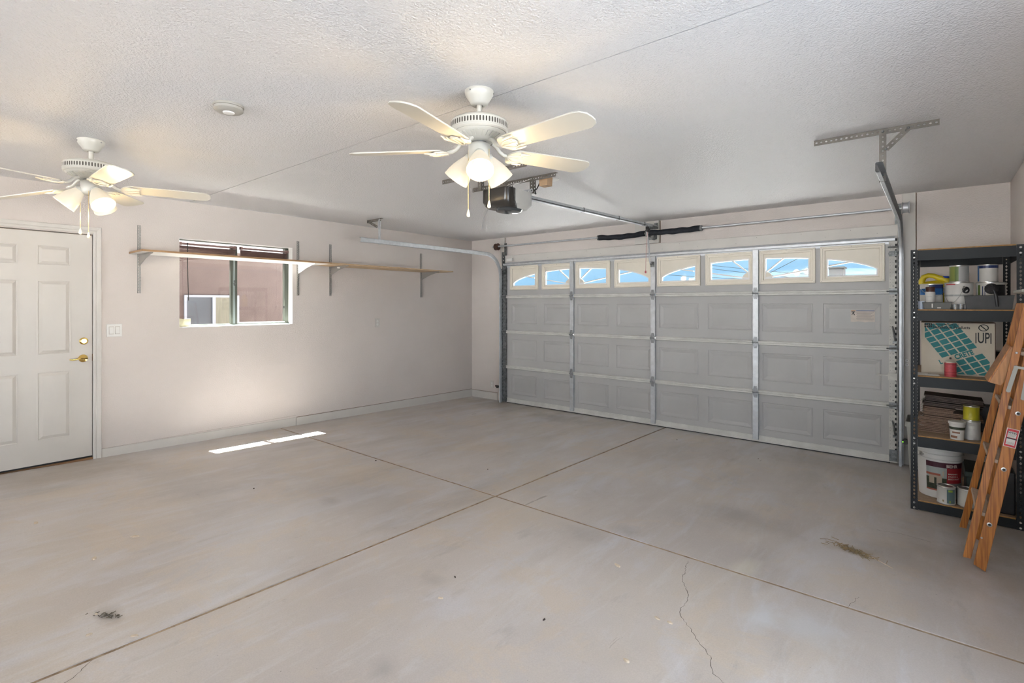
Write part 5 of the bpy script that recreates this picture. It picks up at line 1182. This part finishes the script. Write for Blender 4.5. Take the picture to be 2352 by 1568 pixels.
# ------------------------------------------------------------------ wooden stepladder leaning folded against the right wall
ld = thing('stepladder', 'varnished wooden stepladder leaning folded against the right wall before the rack', 'ladder', (6.02, -2.05, FZ(-2.05)))
M['lad'] = mat('varnished_fir', (.44, .165, .028), .38, var=.45, vscale=9, stretch=(16, 8, .45), spec=.5, detail=5, vsharp=(.40, .58), col2=(.27, .088, .014))
M['lad2'] = mat('varnished_fir_edge', (.47, .22, .075), .4, var=.3, vscale=9, stretch=(9, 9, .9))
M['step'] = mat('pale_step_wood', (.52, .40, .30), .6, var=.2, vscale=30)
SL = .177
def rail(xl0, xr0, z0, yn0, yn1, ztop, th, nm, bevel_foot=.02):
    """a stile: left/right x at height z0 (leaning by SL), near face y from yn0 (foot) to yn1 (top), thickness th in +y"""
    b = MB(); f = lambda x_, z_: x_+SL*(z_-z0)
    zl = z0+bevel_foot
    vs = [(f(xl0, zl), yn0, zl), (xr0, yn0, z0), (f(xr0, ztop), yn1, ztop), (f(xl0, ztop), yn1, ztop)]
    vs += [(p[0], p[1]+th, p[2]) for p in vs]
    b.add(vs, [(0,1,2,3),(7,6,5,4),(0,4,5,1),(1,5,6,2),(2,6,7,3),(3,7,4,0)]); return build(nm, b, M['lad'], ld, bevel=.002)
ZT = 1.545
A_ = rail(5.995, 6.048, FZ(-2.30)+.0005, -2.300, -2.215, ZT, .020, 'front_rail', .026)
B_ = rail(5.956, 5.990, .100, -2.290, -2.205, 1.50, .020, 'rear_rail', .0)
D_ = rail(5.995, 6.048, FZ(-1.78)+.0005, -1.790, -1.875, ZT, .020, 'front_rail', .026)
C_ = rail(5.956, 5.990, .100, -1.800, -1.885, 1.50, .020, 'rear_rail', .0)
def yn(z_): return -2.300+.085*(z_-.05)/1.5
def yf(z_): return -1.790-.085*(z_-.05)/1.5
for zz in (.345, .640, .935, 1.225):
    xs = 5.995+SL*(zz-.05)
    b = MB(); b.beam((xs+.004, yn(zz)+.020, zz), (xs+.004, yf(zz)-.0, zz), (.080, 0, -.030), (.004, 0, .018)); build('step', b, M['step'], ld)
    b = MB(); b.prism([(xs-.034, yf(zz)-.004, zz+.006), (xs-.006, yf(zz)-.004, zz+.012), (xs-.008, yf(zz)-.004, zz-.075)], (0, -.035, 0)); build('step_block', b, M['step'], ld)
    b = MB(); b.tube([(xs+.026, yn(zz)+.004, zz+.012), (xs+.026, yf(zz)+.022, zz+.012)], .004, 8); build('tie_rod', b, M['tin'], ld)
for (u, v) in ((2338.4, 949.5), (2305.6, 1078), (2272.7, 1204.5)):
    p = at(u, v, y=-2.285); yy = yn(p.z)
    p = at(u, v, y=yy)
    b = MB(); b.lathe([(.011, -.0004), (.011, .002), (.007, .003)], 20, (p.x, yy, p.z), (0, -1, 0)); bo = build('rod_washer', b, M['tin'], ld, smooth=40)
    b = MB(); b.lathe([(.0065, .0025), (.0065, .0040)], 10, (p.x, yy, p.z), (0, -1, 0)); build('rod_end', b, K_black, bo)
for (u, v) in ((2335, 810), (2254.7, 1234.8)):
    p = at(u, v, y=-2.285); p = at(u, v, y=yn(p.z)); b = MB(); b.lathe([(.006, -.0004), (.004, .002)], 10, (p.x, p.y, p.z), (0, -1, 0)); build('rivet', b, M['tin'], ld)
K_spr = c_('spreader_grey_enamel', (.40, .40, .36), .45)
def strap(u0, v0, u1, v1, nm, dy=.006, wd=.018):
    p, q = at(u0, v0, y=-2.24), at(u1, v1, y=-2.24); p = at(u0, v0, y=yn(p.z)-dy); q = at(u1, v1, y=yn(q.z)-dy); d = (q-p).normalized(); n_ = Vector((-d.z, 0, d.x))
    b = MB(); b.beam(p-d*.006, q+d*.006, n_*wd, (0, .003, 0))
    for e_ in (p, q): b.lathe([(wd/2, -.0015), (wd/2, .0015), (.004, .0015), (.004, .003)], 16, e_, (0, -1, 0))
    build(nm, b, K_spr, ld)
strap(2334, 843, 2316, 897, 'spreader_arm'); strap(2332, 843, 2362, 847, 'spreader_bar', .009, .014); strap(2362, 850, 2350, 915, 'spreader_arm', .0065)
# drop-down paint shelf
b = MB(); p0, p1 = Vector((6.160, -2.19, 1.262)), Vector((6.070, -2.19, 1.062)); d = (p1-p0).normalized(); n_ = Vector((d.z, 0, -d.x))
q = [p0, p1, p1+Vector((.045, 0, -.012)), p1+Vector((.062, 0, .012)), p0+Vector((.012, 0, -.05))]
b.prism([tuple(v) for v in q], (0, .018, 0)); b.beam(p0+Vector((0, .018, 0)), p1+Vector((0, .018, 0)), (0, 0, 0) if False else n_*.012, (0, .0, 0) if False else (0, .001, 0)); 
build('bucket_shelf_side', b, M['lad2'], ld)
b = MB(); b.beam(p0+Vector((0, .13, 0))+n_*.0, p1+Vector((0, .13, 0)), (0, .24, 0), n_*.016); build('bucket_shelf', b, M['lad'], ld, bevel=.002)
# cap on the top
b = MB(); xt = 5.975+SL*(ZT-.05); b.M = Matrix.Translation((xt+.012, 0, ZT+.002)) @ Matrix.Rotation(math.radians(10), 4, 'Y'); b.box((-.062, -2.232, 0), (.042, -1.858, .018)); build('top_cap', b, K_spr, ld, bevel=.006)
# red price and load sticker on the near rail
def yq(u, v, d=.0015):
    p = at(u, v, y=-2.26); return at(u, v, y=yn(p.z)-d)
cr = [yq(2316, 976), yq(2345, 982), yq(2330, 1036), yq(2301, 1029)]
# square the sticker up with the rail
ax = Vector((SL, .0567, 1)).normalized(); ux = Vector((1, 0, -SL)).normalized(); cc = (cr[0]+cr[1]+cr[2]+cr[3])/4
ux = (ux-ax*ux.dot(ax)).normalized(); Wl, Hl = .050, .100; nn = ux.cross(ax).normalized(); nn = nn if nn.y < 0 else -nn
def sp_(u_, v_, d=0): return cc+ux*u_+ax*v_+nn*d
def srect(u0, v0, u1, v1, d): return MB().prism([tuple(sp_(u0, v0, d)), tuple(sp_(u1, v0, d)), tuple(sp_(u1, v1, d)), tuple(sp_(u0, v1, d))], nn*.0004)
stl = build('rail_sticker', srect(-Wl/2, -Hl/2, Wl/2, Hl/2, .0), K_white, ld)
build('print', srect(-Wl/2+.003, -Hl/2+.003, Wl/2-.003, Hl/2-.003, .0005), c_('sticker_red', (.50, .03, .04), .5), stl)
build('print', srect(-Wl/2+.008, .002, Wl/2-.008, .035, .0010), K_white, stl)
build('print', srect(-Wl/2+.008, -.037, Wl/2-.008, -.006, .0010), K_white, stl)
build('print', srect(-Wl/2+.006, -.006, Wl/2-.003, .0, .0014), K_black, stl)
text_mesh('lettering', 'W335', .0135, m_blk, stl, sp_(0, .023, .0018), ux, ax, align='CENTER', bold=.0003)
b = MB()
for k in range(3): b.prism([tuple(sp_(-.015, .017-k*.0055, .0014)), tuple(sp_(.015-.003*k, .017-k*.0055, .0014)), tuple(sp_(.015-.003*k, .0195-k*.0055, .0014)), tuple(sp_(-.015, .0195-k*.0055, .0014))], nn*.0003)
for k in range(9): b.prism([tuple(sp_(-.014+k*.0033, -.034, .0014)), tuple(sp_(-.0124+k*.0033, -.034, .0014)), tuple(sp_(-.0124+k*.0033, -.022, .0014)), tuple(sp_(-.014+k*.0033, -.022, .0014))], nn*.0003)
build('print', b, m_ink, stl)

# ------------------------------------------------------------------ litter on the floor
random.seed(11)
K_chip = mat('pale_wood_chip', (.62, .52, .40), .8, var=.2, vscale=60); K_leafm = mat('dry_litter', (.24, .17, .09), .9, var=.5, vscale=60); K_speck = mat('dark_speck', (.05, .035, .03), .9)
def shard(n, x, y, r, m_, lab, cat, thick=.004, group=None, nm='wood_chip'):
    pts = []; a0 = random.uniform(0, 6); el = random.uniform(.35, .6); z = FZ(y)+.0008
    for k in range(n):
        a = 2*PI*k/n; rr_ = r*random.uniform(.7, 1.1); px_, py_ = rr_*math.cos(a), rr_*el*math.sin(a)
        pts.append((x+px_*math.cos(a0)-py_*math.sin(a0), y+px_*math.sin(a0)+py_*math.cos(a0), FZ(y+px_*math.sin(a0)+py_*math.cos(a0))+.0005))
    b = MB(); top = [(p[0]+(x-p[0])*.2, p[1]+(y-p[1])*.2, p[2]+thick*random.uniform(.6, 1.3)) for p in pts]; b.loops([pts, top]); b.poly(pts)
    return solo(nm, b, m_, lab, cat, loc=(x, y, FZ(y)), group=group)
gg = 'pale chips scattered on the floor'
for (x, y, r, lab) in ((4.512, -3.547, .026, 'pale wood chip left of the floor crack, the largest near it'), (4.876, -3.865, .018, 'pale crumbled chip beside the long floor crack, left one of a pair'), (4.931, -3.86, .016, 'darker crumb just right of the pale chip by the long crack'),
    (4.903, -4.213, .019, 'thin pale chip left of the bottom end of the long crack'), (2.168, -5.124, .034, 'elongated pale chip on the left slab, right one of two'), (2.328, -5.350, .024, 'short pale chip on the left slab, left one of two'),
    (4.026, -4.388, .015, 'small pale chip alone in the middle of the front slab'), (3.129, -5.526, .014, 'small light chip below the dark litter patch'), (3.278, -5.406, .018, 'pale crumb between the litter patch and the floor joint'),
    (2.97, -5.47, .012, 'tiny light crumb just left of the dark litter patch'), (1.48, -5.47, .022, 'pale chip at the left edge of the left slab')):
    shard(7, x, y, r, K_chip, lab, 'wood chip', .005, gg)
for (x, y, lab) in ((1.846, -4.295, 'single dark speck on the left slab below the sunlit strip'), (1.912, -3.242, 'dark speck beside the far joint left of the crossing'), (2.842, -2.752, 'dark speck on the far slab above the joint crossing'),
    (4.497, -4.205, 'dark speck in the front slab right of its lone chip'), (3.935, -4.207, 'dark speck left of the lone chip in the front slab'), (3.664, -.576, 'dark speck on the floor before the garage door')):
    shard(6, x, y, .010, K_speck, lab, 'debris', .004, 'dark specks on the floor', 'dirt_speck')
def litter(cx, cy, rx, ry, n, lab, nm, tilt=0, ln=(.01, .05), m_=K_leafm):
    b = MB()
    for k in range(n):
        a = random.uniform(0, 2*PI); q = random.gauss(0, .45); px_ = cx+rx*q*math.cos(tilt)+random.gauss(0, .3)*ry*math.sin(tilt); py_ = cy-rx*q*math.sin(tilt)+random.gauss(0, .45)*ry
        l = random.uniform(*ln); dx, dy = l*math.cos(a)/2, l*math.sin(a)/2; z_ = FZ(py_)+.003+random.uniform(0, .010)*math.exp(-abs(q))
        b.beam((px_-dx, py_-dy, FZ(py_)+.0022), (px_+dx, py_+dy, z_), (.0, 0, 0) if False else (-dy/l*.005, dx/l*.005, 0), (0, 0, .0018))
    return tag(build(nm, b, m_, kind='stuff'), lab, 'debris')
litter(5.47, -2.475, .13, .05, 130, 'heap of dry straw and leaf litter on the floor before the ladder', 'straw_litter', tilt=.35, m_=mat('dry_straw', (.34, .25, .13), .9, var=.5, vscale=60))
litter(3.027, -5.441, .07, .03, 42, 'dark tuft of leaf litter on the left slab near the joint', 'leaf_litter', tilt=-.5, ln=(.005, .02), m_=mat('grey_litter', (.16, .135, .10), .9, var=.6, vscale=80))
b = MB(); b.beam((5.56, -2.50, .057), (5.66, -2.585, .058), (.003, .003, 0), (0, 0, .002)); solo('straw', b, K_chip, 'single long straw pointing away from the litter heap', 'debris', loc=(5.6, -2.54, FZ(-2.54)))
b = MB(); b.prism([(5.98, -1.47, FZ(-1.47)+.0008), (6.06, -1.54, FZ(-1.54)+.0008), (6.09, -1.46, FZ(-1.46)+.0008), (6.03, -1.42, FZ(-1.42)+.0008)], (0, 0, .003)); solo('paper_scrap', b, K_floore, 'pale paper scrap on the floor under the rack front', 'paper', loc=(6.03, -1.47, FZ(-1.47)))
bpy.context.view_layer.update()
